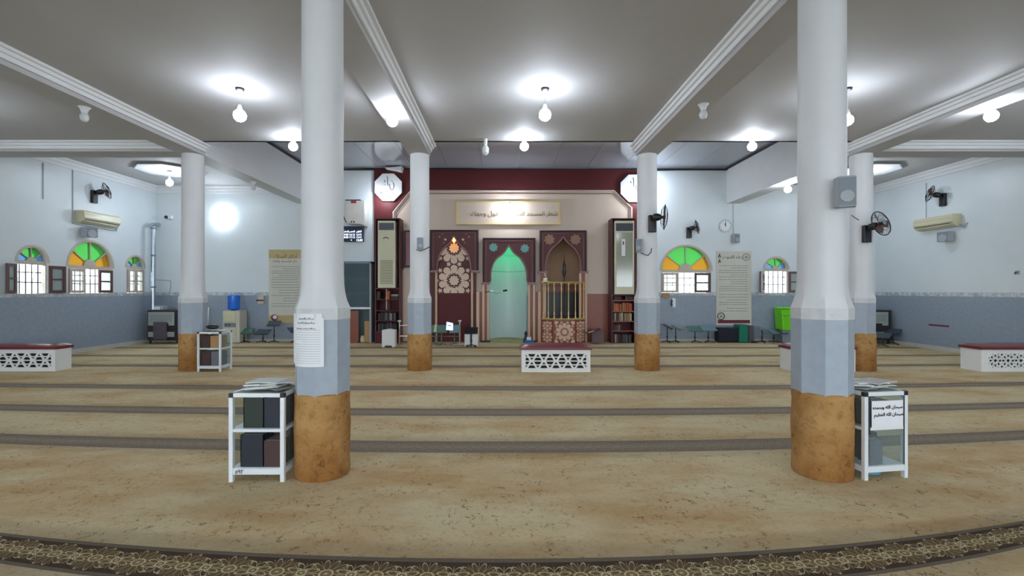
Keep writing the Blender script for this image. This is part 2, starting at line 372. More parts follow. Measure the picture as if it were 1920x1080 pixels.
# skirting
struct(MB().box(XL, 8, 0, XL + .05, YB, .10).build('baseboard_left', 'kerb')); struct(MB().box(XR - .05, 8, 0, XR, YB, .10).build('baseboard_right', 'kerb'))
struct(MB().box(XL + .05, YB - .03, 0, X(701, YB), YB, .07).build('baseboard_front', 'kerb')); struct(MB().box(X(1200, YB), YB - .03, 0, XR - .05, YB, .07).build('baseboard_front', 'kerb'))
# outside: paving, a low boundary wall
struct(MB().box(-26, -26, -.5, 26, 30, -.25).build('ground_outside', 'dirt'))
tag(MB().box(-15.2, 4, -.25, -15, 20, 1.9).build('boundary_wall', 'sky'), 'pale rendered boundary wall seen through the open windows at left', 'wall')

# ---------------------------------------------------------------- carpets
def cur(x, y0): return y0 + .2 * (x * x) / max(y0, 2.3) ** 2 * (1.0 if x < 0 else 1.3) * (1 if y0 < 8 else max(0, 1 - (y0 - 8) / 5))
BANDS = [(2.63, 2.29), (4.68, 4.34), (5.97, 5.62), (7.37, 7.06), (9.43, 9.17), (10.9, 10.66), (12.45, 12.22)]
edges = [.6] + [b for ab in BANDS for b in ab[::-1]] + [YB - .03]
def strip(y0, y1, z, name, m, parent=None, uv=False, wav=.0):
    b = bmesh.new(); n = 90; r = max(2, int((y1 - y0) / .18)); V = []
    xa, xb = XL + .05, XR - .05
    uvl = b.loops.layers.uv.new('UVMap')
    for i in range(n + 1):
        x = xa + (xb - xa) * i / n; row = []
        for j in range(r + 1):
            t = j / r; yy = cur(x, y0) * (1 - t) + (cur(x, y1) if y1 < YB - .1 else y1) * t; yy = min(yy, YB - .03)
            zz = z + wav * (math.sin(x * 2.1 + yy * 3.3) + math.sin(x * 5.3 - yy * 2.1) * .6) * (1 if 0 < j < r else 0)
            row.append(b.verts.new((x, yy, zz)))
        V.append(row)
    for i in range(n):
        for j in range(r):
            f = b.faces.new((V[i][j], V[i + 1][j], V[i + 1][j + 1], V[i][j + 1])); 
            for l, (ii, jj) in zip(f.loops, ((i, j), (i + 1, j), (i + 1, j + 1), (i, j + 1))): l[uvl].uv = (V[ii][jj].co.x, jj / r * .34)
    # skirt to give the pile its thickness
    for j in (0, r):
        lo = [b.verts.new((V[i][j].co.x, V[i][j].co.y, -.0135)) for i in range(n + 1)]
        for i in range(n):
            f = b.faces.new((V[i][j], V[i + 1][j], lo[i + 1], lo[i]))
            for l in f.loops: l[uvl].uv = (l.vert.co.x, .01)
    me = bpy.data.meshes.new(name); b.to_mesh(me); b.free(); me.materials.append(M[m]); me.polygons.foreach_set('use_smooth', [True] * len(me.polygons))
    o = bpy.data.objects.new(name, me); COL.objects.link(o)
    if parent is not None: o.parent = parent
    return o
LBL = ['beige carpet strip at the photo bottom, nearest the viewer', 'wide worn beige carpet row under the two nearest columns', 'beige carpet row just behind the two nearest columns', 'third beige carpet row beyond the nearest columns',
       'beige carpet row carrying the lattice benches and second line of columns', 'beige carpet row right behind the lattice benches', 'beige carpet row second from the front wall', 'beige carpet row against the front wall under the pulpit']
YS = [0.6] + [b[1] for b in BANDS]
for i, y0 in enumerate(YS):
    if i == 0: c = strip(.6, BANDS[0][1], 0, 'carpet', 'carpet', wav=.001)
    else:
        a, bnd = BANDS[i - 1]; nxt = BANDS[i][1] if i < len(BANDS) else YB - .03
        c = strip(a, nxt, 0, 'carpet', 'carpet2' if i in (1, 4) else 'carpet', wav=.002 if i < 4 else .001)
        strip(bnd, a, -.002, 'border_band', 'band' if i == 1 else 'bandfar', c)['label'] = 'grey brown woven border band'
    tag(c, LBL[i], 'carpet', 'rows of beige prayer carpet')

# ---------------------------------------------------------------- columns
def octr(th, r, o):
    a = (th + PI / 8) % (PI / 4) - PI / 8
    return r * (o / math.cos(a) + (1 - o))
def ringmesh(prof, rot=.2, n=32, cap=True, wob=0):
    m = MB(); rings = []
    for z, r, o in prof:
        rings.append([m.b.verts.new(((octr(2 * PI * k / n, r, o) + (wob * math.sin(3 * k + z * 9) if wob else 0)) * math.cos(2 * PI * k / n + rot), (octr(2 * PI * k / n, r, o) + (wob * math.sin(3 * k + z * 9) if wob else 0)) * math.sin(2 * PI * k / n + rot), z)) for k in range(n)])
    for A, B in zip(rings, rings[1:]):
        for k in range(n): m.b.faces.new((A[k], A[(k + 1) % n], B[(k + 1) % n], B[k]))
    if cap: m.b.faces.new(rings[0][::-1]); m.b.faces.new(rings[-1])
    return m
def column(x, y, rb, rs, label, rot, zw=.68, zd=1.27):
    t = thing('column', label, 'column', (x, y, 0), 0, 'round white columns with carpeted feet')
    ringmesh([(0, rb + .006, 0), (.03, rb + .01, 0), (.2, rb + .008, 0), (.4, rb + .012, 0), (.6, rb + .006, .1), (zw - .01, rb + .008, .3), (zw, rb - .004, .3)], rot, 40, wob=.0025).build('carpet_wrap', 'wrap', t, smooth=True)['label'] = 'brown carpet wrapped round the foot'
    ringmesh([(zw - .02, rb - .006, 1), (zd, rb - .004, 1)], rot).build('dado', 'coldado', t, smooth=True)['label'] = 'grey painted octagonal dado'
    ringmesh([(zd, rb - .002, 1), (zd + .09, rb - .002, 1)], rot).build('band', 'colband', t, smooth=True)
    d = rb - rs
    ringmesh([(zd + .09, rb - .002, 1), (zd + .112, rb - d * .25, 1), (zd + .15, rb - d * .58, .95), (zd + .20, rb - d * .82, .85), (zd + .27, rb - d * .96, .6), (zd + .38, rs, .4), (zd + .9, rs, .2), (4.085, rs - .002, .1)], rot, 32).build('shaft', 'colwhite', t, smooth=True)
    return t
NCL = column(-1.495, 3.87, .207, .164, 'nearest left column with a printed sheet taped to it', .497)
NCR = column(2.62, 3.87, .207, .170, 'nearest right column with a grey loudspeaker on its shaft', .69)
column(-5.93, 8.95, .225, .188, 'column beside the small white shelf case, far left', .1, .70)
column(-1.607, 8.95, .222, .182, 'column in front of the left air conditioner and pulpit wall', .1, .69)
column(2.726, 8.95, .222, .182, 'column with a black fan, right of the centre bench', .1, .69)
column(6.81, 8.95, .225, .188, 'far right column half hidden behind the nearest right column', .1, .70)

# ---------------------------------------------------------------- lamps
def pendant(x, y, zc, zb, label, lit=True, r=.085, grp='globe bulbs hanging on cords'):
    t = thing('pendant_lamp', label, 'lamp', (x, y, zb - .1), 0, grp)
    dz = zc - (zb - .1)
    MB().lathe([(.055, dz - .022), (.06, dz - .001)], n=16).build('ceiling_rose', 'dark', t)
    MB().lathe([(.012, dz - .09), (.035, dz - .022)], n=12).build('cord_grip', 'socket', t)
    MB().tube([(0, 0, dz - .08), (0, 0, .24)], .005, 6).build('cord', 'socket', t)
    MB().lathe([(.03, .165), (.034, .19), (.02, .25)], n=12).build('lamp_socket', 'socket', t)
    MB().ball((0, 0, .1), r, 2).build('bulb', 'bulb' if lit else 'bulboff', t, smooth=True)
    return t
def surf(x, y, zc, label, lit=True, r=.08, sc=1, grp='bulbs in ceiling sockets'):
    t = thing('ceiling_lamp', label, 'lamp', (x, y, zc), 0, grp)
    MB().lathe([(.032, -.09), (.04, -.06), (.055, -.02), (.075, -.001)], n=16).build('lamp_socket', 'socket', t, smooth=True)
    if lit: MB().ball((0, 0, -.085 - r * .85), r, 2).build('bulb', 'bulb', t, smooth=True)
    else: MB().ball((0, 0, -.14), .055, 2, (1, 1, 1.3)).build('bulb', 'bulboff', t, smooth=True)
    return t
pendant(-3.63, 6.45, ZC, 3.905, 'lit globe bulb hanging left of the nearest left column')
pendant(.564, 6.45, ZC, 3.915, 'lit globe bulb hanging in the middle of the central bay')
pendant(4.72, 6.45, ZC, 3.84, 'lit globe bulb half hidden behind the nearest right column', r=.075)
for x, y, c in ((-8.15, 6.45, 0), (8.95, 6.45, 0), (-3.6, 1.3, 0), (.56, 1.3, 0), (4.7, 1.3, 0), (-8.15, 1.3, 0), (8.95, 1.3, 0), (-3.6, -3.8, 0), (.56, -3.8, 0), (4.7, -3.8, 0)):
    pendant(x, y, ZC, 3.9, 'globe bulb over the %s bay %s the viewer, outside the view' % ({-8.15: 'far left', 8.95: 'far right', -3.6: 'left', .56: 'middle', 4.7: 'right'}[x], {6.45: 'ahead of', 1.3: 'level with', -3.8: 'behind'}[y]), grp='globe bulbs outside the view')
surf(-1.6, 6.72, 4.08, 'lit bulb under the beam right of the nearest left column'); surf(6.77, 6.52, 4.08, 'lit bulb under the far right beam')
surf(2.76, 6.5, 4.08, 'unlit bulb under the beam left of the nearest right column', False); surf(-5.9, 6.6, 4.08, 'unlit bulb under the far left beam', False)
surf(-3.84, 8.55, ZC, 'lit bulb at the ceiling edge, left of the nearest left column'); surf(.37, 8.55, ZC, 'lit bulb at the ceiling edge above the pulpit wall'); surf(4.52, 8.55, ZC, 'lit bulb at the ceiling edge left of the nearest right column')
surf(6.81, 11.26, 4.08, 'lit bulb under the rear beam at right, above the small arched window'); surf(-5.93, 11.1, 4.08, 'unlit bulb under the rear beam at left', False)
t = thing('ceiling_lamp', 'unlit stubby white energy saving lamp at the ceiling edge', 'lamp', (-.34, 8.6, ZC))
MB().lathe([(.03, -.12), (.035, -.0)], n=12).build('lamp_socket', 'socket', t); MB().lathe([(.02, -.3), (.06, -.26), (.065, -.17), (.03, -.12)], n=14).build('bulb', 'bulboff', t, smooth=True)
for x, s in ((-8.55, 'left'), (9.25, 'right')):
    yy = 12.0; o8 = lambda r: [(x + r * math.cos(PI / 4 * k + PI / 8), yy + r * math.sin(PI / 4 * k + PI / 8)) for k in range(8)]
    t = thing('ceiling_medallion', 'octagonal white plaster ceiling medallion in the far %s bay' % s, 'medallion', (x, yy, ZS - .05), 0, 'octagonal ceiling medallions')
    MB().plate(o8(.76), [o8(.735)], ZS - .05, ZS, 'XY').build('dark_rim', 'spk', t, world=True); MB().plate(o8(.735), [], ZS - .035, ZS, 'XY').build('disc', 'plaster', t, world=True)
    pendant(x, yy, ZS - .035, 4.26, 'lit globe bulb hanging from the octagonal medallion at %s' % s)
t = thing('wall_light', 'round glowing white lamp on the far left wall above the water dispenser', 'lamp', (X(419, YB), YB, Z(407, YB) - .2))
R90 = Matrix.Translation((0, 0, .2)) @ Matrix.Rotation(PI / 2, 4, 'X')
m = MB().lathe([(.22, 0), (.22, .02)], n=28); m.b.transform(R90); m.build('base', 'socket', t); m = MB().lathe([(.26, .02), (.25, .07), (.18, .12), (.03, .14)], n=28); m.b.transform(R90); m.build('diffuser', 'disc', t, smooth=True)
def wallspot(px, py, label, y=13.5, mt='bulbhot', r=.06):
    t = thing('wall_spotlight', label, 'lamp', (X(px, y), y, Z(py, y)))
    MB().tube([(0, (YB if px in (1222, ) else 13.822) - y, .12), (0, .05, .14), (0, 0, .08)], .014, 8).build('arm', 'socket', t); MB().lathe([(.045, .04), (.035, .1)], n=14).build('lamp_socket', 'socket', t)
    MB().ball((0, 0, 0), r, 2).build('bulb', mt, t, smooth=True)
wallspot(714, 367, 'lit spotlight in front of the left octagonal plaque', 13.45); wallspot(1205, 367, 'lit spotlight by the right octagonal plaque', 13.45)
wallspot(956, 388, 'lit spotlight above the calligraphy board', 13.42, r=.075); wallspot(1222, 342, 'lit spotlight on the wall right of the right plaque', 13.5)

# ---------------------------------------------------------------- arched windows
def window(n, side, c, hw, zs, cols, lay, out=1):
    # local frame: x along the wall, y out of the room, z up; origin at the middle of the sill
    if side == 'L': loc, rz = (XL, c, SILL), PI / 2          # room side is +X
    else: loc, rz = (c, YB, SILL), 0
    t = bpy.data.objects.new('window_%d' % n, None); COL.objects.link(t); t.location = loc; t.rotation_euler = (0, 0, rz); struct(t)
    t.matrix_basis = Matrix.Translation(loc) @ Matrix.Rotation(rz, 4, 'Z')
    hs = zs - SILL; r0, r1 = hw * .27, hw - .035; d0, d1 = .03, .09
    def sect(a0, a1, ra, rb, nn=8):
        return [(ra * math.cos(a0 + (a1 - a0) * k / nn), hs + .03 + ra * math.sin(a0 + (a1 - a0) * k / nn)) for k in range(nn + 1)] + [(rb * math.cos(a1 + (a0 - a1) * k / nn), hs + .03 + rb * math.sin(a1 + (a0 - a1) * k / nn)) for k in range(nn + 1)]
    A = [0.02, .66, PI / 2, PI - .66, PI - .02]; g = .05 if hw > .5 else .07
    S = [sect(A[k] + (g / 2 if k else 0), A[k + 1] - (g / 2 if k < 3 else 0), r0, r1 - .012) for k in range(4)]
    outer = [(-hw, hs - .05), (hw, hs - .05)] + [(hw * math.cos(PI * k / 24), hs + hw * math.sin(PI * k / 24)) for k in range(25)]
    MB().plate(outer, S, d0, d1).build('arch_frame', 'fanframe', t)
    for k in range(4): MB().plate(S[k], [], d0 + .02, d0 + .028).build('pane', cols[k], t)['label'] = {'ggreen': 'green glass pane', 'gamber': 'amber glass pane', 'gblue': 'blue glass pane'}[cols[k]]
    rim = [((hw + .05) * math.cos(PI * k / 24), hs + (hw + .05) * math.sin(PI * k / 24)) for k in range(25)]; inn = [(hw * math.cos(PI * k / 24), hs + hw * math.sin(PI * k / 24)) for k in range(24, -1, -1)]
    MB().plate(rim + inn, [], -.012, .0).build('rim', 'fanframe', t)
    MB().box(-hw, -.02, -.04, hw, .12, 0).build('sill', 'kerb', t)
    MB().box(-hw, .02, 0, -hw + .03, .09, hs - .05).build('jamb', 'fanframe', t); MB().box(hw - .03, .02, 0, hw, .09, hs - .05).build('jamb', 'fanframe', t)
    xs = -hw + .07
    nb = 9 if hw > .5 else 5
    for k in range(nb): xx = -hw + .06 + (2 * hw - .12) * k / (nb - 1); MB().tube([(xx, .16, 0), (xx, .16, hs - .04)], .013, 6).build('bar', 'iron', t)
    for z in (hs * .36, hs * .68): MB().box(-hw, .15, z - .012, hw, .17, z + .012).build('crossbar', 'iron', t)
    for (x0, w, ang, mt) in lay:                            # hinge x, signed width, opening angle, material
        h = hs - .06; hw_ = abs(w); rot = Matrix.Translation((x0, .0, .005)) @ Matrix.Rotation(ang, 4, 'Z')
        a, b = (0, w) if w > 0 else (w, 0); fr = hw_ * .2 if hw_ < .36 else .065
        m = MB().plate([(a, 0), (b, 0), (b, h), (a, h)], [[(a + fr, fr), (b - fr, fr), (b - fr, h / 2 - .018), (a + fr, h / 2 - .018)], [(a + fr, h / 2 + .018), (b - fr, h / 2 + .018), (b - fr, h - fr), (a + fr, h - fr)]], -.02, .02)
        m.b.transform(rot); s = m.build('shutter', mt, t)
        for z0, z1 in ((fr, h / 2 - .018), (h / 2 + .018, h - fr)):
            m = MB().box(a + fr, -.003, z0, b - fr, .003, z1); m.b.transform(rot); m.build('pane', 'frost' if mt != 'shbeige' else 'glass', s)
    return t
G, Am, Bl = 'ggreen', 'gamber', 'gblue'
window(1, 'L', 10.26, .33, 2.12, (Bl, G, G, Bl), [(-.36, .30, -PI + .35, 'shbrown'), (.36, -.36, PI - .12, 'shbrown')])
window(2, 'L', 11.72, .63, 2.08, (Am, G, G, Am), [(-.60, .42, 0, 'shbeige'), (.62, -.42, -.0, 'shbrown')])
window(3, 'L', 13.12, .31, 2.14, (Bl, G, G, Bl), [(-.28, .28, 0, 'shbeige'), (.28, -.28, 0, 'shbeige')])
window(4, 'B', 5.39, .74, 2.08, (Am, G, G, Am), [(-.71, .47, 0, 'shbeige'), (.72, -.47, -.02, 'shbrown')])
window(5, 'B', 8.06, .35, 2.12, (Bl, G, G, Bl), [(-.35, .34, -PI + .75, 'shbrown'), (.36, -.34, PI - .35, 'shbrown')])

# ---------------------------------------------------------------- pulpit wall panelling (front wall, pixel rectangles read off the frame)
Y0 = YB - .001
pw = thing('wall_panelling', 'maroon and beige panelling covering the middle of the front wall', 'panelling', (X(951, YB), YB, 0))
YM = 13.82
# maroon surround: outer rectangle with chamfered inner field and the openings cut away
inner = [(738, 556), (738, 398), (770, 358), (1151, 358), (1184, 390), (1184, 556)]
def smooth(tab, k=4):
    o = []
    for i in range(len(tab) - 1):
        p0, p1, p2, p3 = tab[max(0, i - 1)], tab[i], tab[i + 1], tab[min(len(tab) - 1, i + 2)]
        for j in range(k):
            t = j / k; o.append(tuple(.5 * (2 * p1[a] + (p2[a] - p0[a]) * t + (2 * p0[a] - 5 * p1[a] + 4 * p2[a] - p3[a]) * t * t + (3 * p1[a] - p0[a] - 3 * p2[a] + p3[a]) * t ** 3) for a in (0, 1)))
    return o + [tab[-1]]
def npx(c, tab):
    tab = smooth(tab)[1:]; tab = [tab0 for tab0 in tab]
    return [(c - a, b) for a, b in tab[::-1]] + [(c, tab[0][1] - (tab[1][1] - tab[0][1]))] + [(c + a, b) for a, b in tab]
def npx_(c, tab): return [(c - a, b) for a, b in tab[::-1]] + [(c + a, b) for a, b in tab]
mm = MB(); yz = YM
mm.plate(pp([(701, 640), (701, 318), (1200, 318), (1200, 640), (1184, 640), (1184, 390), (1151, 358), (770, 358), (738, 398), (738, 640)], yz), [], yz, Y0); mm.build('surround', 'maroon', pw, world=True)
fld = [(738, 551), (738, 398), (770, 358), (1151, 358), (1184, 390), (1184, 551), (1096, 551), (1096, 438), (1018, 438), (1018, 551), (1004, 551), (1004, 450), (905, 450), (905, 551)]
MB().plate(pp(fld, yz + .02), [], yz + .02, Y0).build('field', 'beige', pw, world=True)
MB().plate(pp([(1096, 640), (1096, 551), (1146, 551), (1146, 640)], yz + .015), [], yz + .015, Y0).build('lower_panel', 'redwood', pw, world=True)
MB().plate(pp([(738, 640), (738, 551), (905, 551), (905, 640)], yz + .015), [], yz + .015, Y0).build('lower_panel', 'maroon', pw, world=True)
MB().plate(pp([(1004, 640), (1004, 551), (1018, 551), (1018, 640)], yz + .015), [], yz + .015, Y0).build('lower_panel', 'maroon', pw, world=True)
for off, r, mt in ((0, .028, 'trimb'), (5, .010, 'purple')):
    pts = [(738 + off, 552), (738 + off, 398 + off * .4), (770 + off * .4, 358 + off), (1151 - off * .4, 358 + off), (1184 - off, 390 + off * .4), (1184 - off, 552)]
    MB().tube([(X(a, yz), yz - .005, Z(b, yz)) for a, b in pts], r, 6).build('moulding', mt, pw, world=True)

def plaque(px, py, label, strokes):
    y = 13.76; r = 27.5 * y / F; c = (X(px, y), Z(py, y)); t = thing('wall_plaque', label, 'plaque', (c[0], y, c[1] - r), 0, 'octagonal calligraphy plaques')
    o8 = lambda q: [(c[0] + q * math.cos(PI / 4 * k + PI / 8), c[1] + q * math.sin(PI / 4 * k + PI / 8)) for k in range(8)]
    MB().plate(o8(r * 1.04), [], y, YM).build('rim', 'purple', t, world=True); fc_ = MB().plate(o8(r), [], y - .012, y).build('face', 'white', t, world=True)
    for s in strokes: MB().tube([(X(px + a, y), y - .014, Z(py + b, y)) for a, b in s], .010 if len(s) > 2 else .009, 5).build('lettering', 'ink', fc_, world=True)
cal = [[(-2, -20), (-1, -14), (-1, -7), (0, -2)], [(3, -6), (3, -1), (4, 3), (7, 6), (10, 3), (11, -3), (9, -9)], [(-7, -13), (-6, -11), (-6, -9)], [(6, -12), (8, -11)], [(-3, 7), (0, 6)], [(-6, -5), (-5, -4)]]
plaque(728, 351, 'octagonal white plaque with black calligraphy above the left air conditioner', cal)
plaque(1189, 353, 'octagonal white plaque with black calligraphy partly behind a column', cal)

# calligraphy board
yb = 13.76; t = thing('calligraphy_board', 'long beige calligraphy board in a thin gilt frame above the mihrab', 'sign', (X(953, yb), yb, Z(420, yb)))
MB().plate(pp([(856, 420), (1050, 420), (1050, 378), (856, 378)], yb), [], yb, YM + .02).build('face', 'beige', t, world=True)
MB().plate(pp([(855, 421), (1051, 421), (1051, 377), (855, 377)], yb), [pp([(858, 418.5), (1048, 418.5), (1048, 379.5), (858, 379.5)], yb)], yb - .02, yb).build('frame', 'gold', t, world=True)
cy0 = Z(401, yb) - Z(420, yb)
text('فول وجهك', .19, (X(908, yb) - X(953, yb), -.012, cy0), 'inkb', t); text('شطر المسجد الحرام', .175, (X(1002, yb) - X(953, yb), -.012, cy0), 'inkb', t)

# arched timber headers
def star(c, r, rin, n=8, rot=0): return [(c[0] + (r if k % 2 == 0 else rin) * math.cos(PI * k / n + rot), c[1] + (r if k % 2 == 0 else rin) * math.sin(PI * k / n + rot)) for k in range(2 * n)]
def header(t, c, x0, x1, y0, y1, tab, y, stars, starm, d=.12):
    arc = npx(c, tab)
    MB().plate(pp([(x0, y1), (x0, y0), (x1, y0), (x1, y1)] + arc[::-1], y), [], y, y + d).build('header', 'purple', t, world=True); t0, t = t, COL.objects[-1]
    MB().tube([(X(a, y), y - .006, Z(b, y)) for a, b in arc], .022, 6).build('arch_moulding', 'purple2', t, world=True)
    for q, w in ((1.5, .02), (6, .013)):
        MB().tube([(X(a, y), y - .004, Z(b, y)) for a, b in ((x0 + q, y1), (x0 + q, y0 + q), (x1 - q, y0 + q), (x1 - q, y1))], w, 4).build('edge_moulding', 'purple2' if q > 2 else 'dark', t, world=True)
    for sx, sy, r in stars:
        q = (X(sx, y), Z(sy, y)); MB().plate(star(q, r, r * .72, 8, .2), [], y - .012, y).build('star_inlay', starm, t, world=True)
# mihrab
tm = thing('mihrab', 'mihrab niche lit green under a pointed brown arch in the front wall', 'niche', (X(954, 13.7), 13.7, 0))
TAB = [(0, 460), (4, 466.5), (8.4, 473), (15, 479), (23, 485), (28.5, 493), (32, 503), (34, 514), (34, 526), (37, 531)]
header(tm, 954, 905, 1004, 446, 531, TAB, 13.68, [(925, 464, .14), (984, 466, .14)], 'teal', .14)
for a, b, mt, y in ((893, 899, 'cream', 13.70), (899, 904, 'redwood', 13.76), (904, 908.5, 'cream', 13.66), (908.5, 913, 'redwood', 13.72), (913, 917, 'cream', 13.68), (990, 994, 'cream', 13.68), (994, 999, 'redwood', 13.72), (999, 1003.5, 'cream', 13.66), (1003.5, 1008.5, 'redwood', 13.76), (1008.5, 1014, 'cream', 13.70)):
    top = 531 if 904 <= a <= 1000 else 547
    MB().box(X(a, y), y, .0, X(b, y), y + .06 if y + .06 < YM else YM + .01, Z(top, y)).build('pilaster', mt, tm, world=True, bevel=.01 if mt == 'cream' else 0)
for a, b in ((902, 918), (989, 1006)): MB().box(X(a, 13.64), 13.64, Z(534, 13.64), X(b, 13.64), 13.8, Z(529, 13.64)).build('capital', 'purple2', tm, world=True)
for a, b in ((901, 919), (988, 1006)): MB().box(X(a, 13.62), 13.62, 0, X(b, 13.62), 13.8, .05).build('plinth', 'dark', tm, world=True)
# niche: half round apse behind the wall opening
m = MB(); rx = (X(990, YB) - X(915, YB)) / 2 + .06; xc = X(952.5, YB); n = 20; prev = None
for k in range(n + 1):
    a = PI * k / n; p = (xc + rx * math.cos(a), YB + .0 + 1.15 * math.sin(a))
    col = [m.b.verts.new((p[0], p[1], z)) for z in (-.01, 1.0, 1.9, 2.2, 2.6, 3.1)]
    if prev:
        for i in range(5): m.b.faces.new((prev[i], col[i], col[i + 1], prev[i + 1]))
    prev = col
m.build('apse_wall', 'niche', tm, world=True, smooth=True)
MB().box(xc - rx - .1, YB + .28, 3.05, xc + rx + .1, YB + 1.3, 3.15).build('apse_ceiling', 'niche', tm, world=True)
MB().tube([(xc - rx * .93, YB + .42, 2.1), (xc, YB + 1.12, 2.1), (xc + rx * .93, YB + .42, 2.1)], .008, 5).build('string_course', 'spk', tm, world=True)
MB().box(xc - rx, YB - .03, -.013, xc + rx, YB + 1.2, .01).build('niche_carpet', 'carpet', tm, world=True)
MB().box(xc - .3, YB + .33, 2.93, xc + .3, YB + .41, 3.0).build('green_tube', 'greenlamp', tm, world=True)['label'] = 'green lamp above the niche'
MB().box(xc - .3, YB + .42, 2.55, xc + .3, YB + .46, 2.58).build('light_baffle', 'niche', tm, world=True)  # added baffle, holds part of the green light off the lower niche

# left arched star-lattice screen
TS = [(0, 443), (4, 450), (8, 456), (13, 461), (19.5, 467), (26, 476), (29.5, 489), (32, 506)]
ts = thing('lattice_screen', 'arched star lattice screen with glowing amber tip, left of the mihrab', 'screen', (X(851, 13.7), 13.7, 0))
header(ts, 851, 806, 897, 431, 507, TS, 13.68, [], 'tan', .12)
for sx, s in ((830, 1), (873, -1)):
    for dx, dy, r, mt in ((5 * s, 3, .06, 'amberglow'), (-6 * s, -2, .055, 'tan'), (-1 * s, -7, .04, 'tan'), (2 * s, 9, .045, 'tan')):
        q = (X(sx + dx, 13.67), Z(446 + dy, 13.67)); MB().plate(star(q, r * .8, r * .45, 4), [], 13.667, 13.68).build('star_inlay', 'inlay' if mt == 'amberglow' else mt, ts, world=True)
for a, b in ((804, 820), (883, 899)): MB().box(X(a, 13.64), 13.64, Z(511, 13.64), X(b, 13.64), 13.78, Z(507, 13.64)).build('ledge', 'purple2', ts, world=True)
MB().box(X(819, 13.75), 13.75, 0, X(883, 13.75), 13.80, Z(551, 13.75)).build('lower_board', 'maroon', ts, world=True)
MB().box(X(806, 13.74), 13.74, 0, X(815, 13.74), 13.80, Z(511, 13.74)).build('side_board', 'purple', ts, world=True)
MB().box(X(888, 13.74), 13.74, 0, X(893, 13.74), 13.80, Z(511, 13.74)).build('side_board', 'purple', ts, world=True)
for a, b in ((815.5, 820), (882.5, 887.5)):
    MB().tube([(X((a + b) / 2, 13.68), 13.69, 0), (X((a + b) / 2, 13.68), 13.69, Z(511, 13.68))], .036, 10).build('colonnette', 'cream', ts, world=True, smooth=True)
# lattice: dark board with pale glazed cut-outs as single pieces
YL = 13.77
lb_ = MB().plate(pp([(819, 551), (819, 500), (824, 475), (851, 441), (878, 475), (883, 500), (883, 551)], YL), [], YL, YL + .04).build('lattice_board', 'purple', ts, world=True)
def clip(poly, box):
    for ax, v, sg in ((0, box[0], 1), (0, box[2], -1), (1, box[1], 1), (1, box[3], -1)):
        o = []
        for i in range(len(poly)):
            a, b = poly[i], poly[(i + 1) % len(poly)]; ia, ib = sg * (a[ax] - v) >= 0, sg * (b[ax] - v) >= 0
            if ia: o.append(a)
            if ia != ib: tt = (v - a[ax]) / (b[ax] - a[ax]); o.append((a[0] + (b[0] - a[0]) * tt, a[1] + (b[1] - a[1]) * tt))
        poly = o
        if len(poly) < 3: return None
    area = abs(sum(poly[i][0] * poly[(i + 1) % len(poly)][1] - poly[(i + 1) % len(poly)][0] * poly[i][1] for i in range(len(poly)))) / 2
    return poly if area > 1.2 else None
def girih(cx, cy, R, n=10, ext=True):
    P = [star((cx, cy), R * .35, R * .25, n, PI / 2)]
    for k in range(n):
        a = PI / 2 + 2 * PI * k / n; ca, sa = math.cos(a), math.sin(a)
        P.append([(cx + R * (r * ca - t * sa), cy + R * (r * sa + t * ca)) for r, t in ((.41, 0), (.54, .115), (.73, .214), (.89, .185), (.98, 0), (.89, -.185), (.73, -.214), (.54, -.115))])
        b = a + PI / n; cb, sb = math.cos(b), math.sin(b)
        P.append([(cx + R * (r * cb - t * sb), cy + R * (r * sb + t * cb)) for r, t in ((.36, 0), (.50, .075), (.70, 0), (.50, -.075))])
        if ext: P.append(star((cx + R * 1.06 * cb, cy + R * 1.06 * sb), R * .17, R * .085, 5, b + PI))
    return P
def inlays(t, polys, box, y, pick, nm='inlay_piece', d=.012):
    for p in polys:
        q = clip(p, box)
        if q: MB().plate(pp(q, y), [], y - d, y).build(nm, pick(q), t, world=True)
def inside(q):
    cx = sum(p[0] for p in q) / len(q); cy = sum(p[1] for p in q) / len(q)
    hw = 32 if cy > 500 else next((TS[i][0] + (TS[i + 1][0] - TS[i][0]) * (cy - TS[i][1]) / (TS[i + 1][1] - TS[i][1]) for i in range(len(TS) - 1) if TS[i][1] <= cy <= TS[i + 1][1]), 0)
    return cy > 443 and abs(cx - 851) < hw - 1
GP = girih(851.3, 526, 30.4) + [p for p in girih(851.3, 465.3, 30.4) if sum(v[1] for v in p) / len(p) < 499]
_g = []
for p in GP:
    c = (sum(v[0] for v in p) / len(p), sum(v[1] for v in p) / len(p))
    if all((c[0] - e[0]) ** 2 + (c[1] - e[1]) ** 2 > 9 for e, _ in _g): _g.append((c, p))
GP = [p for _, p in _g]
GP = [q for q in (clip(p, (820.5, 440, 882, 549.5)) for p in GP) if q and inside(q)]
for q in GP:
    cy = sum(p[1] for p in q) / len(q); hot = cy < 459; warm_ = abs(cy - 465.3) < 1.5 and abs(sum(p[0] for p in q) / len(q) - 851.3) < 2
    MB().plate(pp(q, YL), [], YL - .012, YL).build('lattice_pane', 'amberpane' if hot else 'amberdim' if warm_ else 'inlayw', lb_, world=True)  # tip panes and centre star glow by emission, imitating light from behind
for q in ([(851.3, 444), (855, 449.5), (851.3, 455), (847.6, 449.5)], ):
    MB().plate(pp(q, YL - .013), [], YL - .02, YL - .013).build('lattice_pane', 'amberglow', lb_, world=True)['label'] = 'pane glowing amber at the tip'  # tip pane emits too, its backlight put into the material
MB().ball((X(851, 13.6), 13.745, Z(444, 13.7)), .022, 1).build('amber_lamp', 'amberglow', ts, world=True)

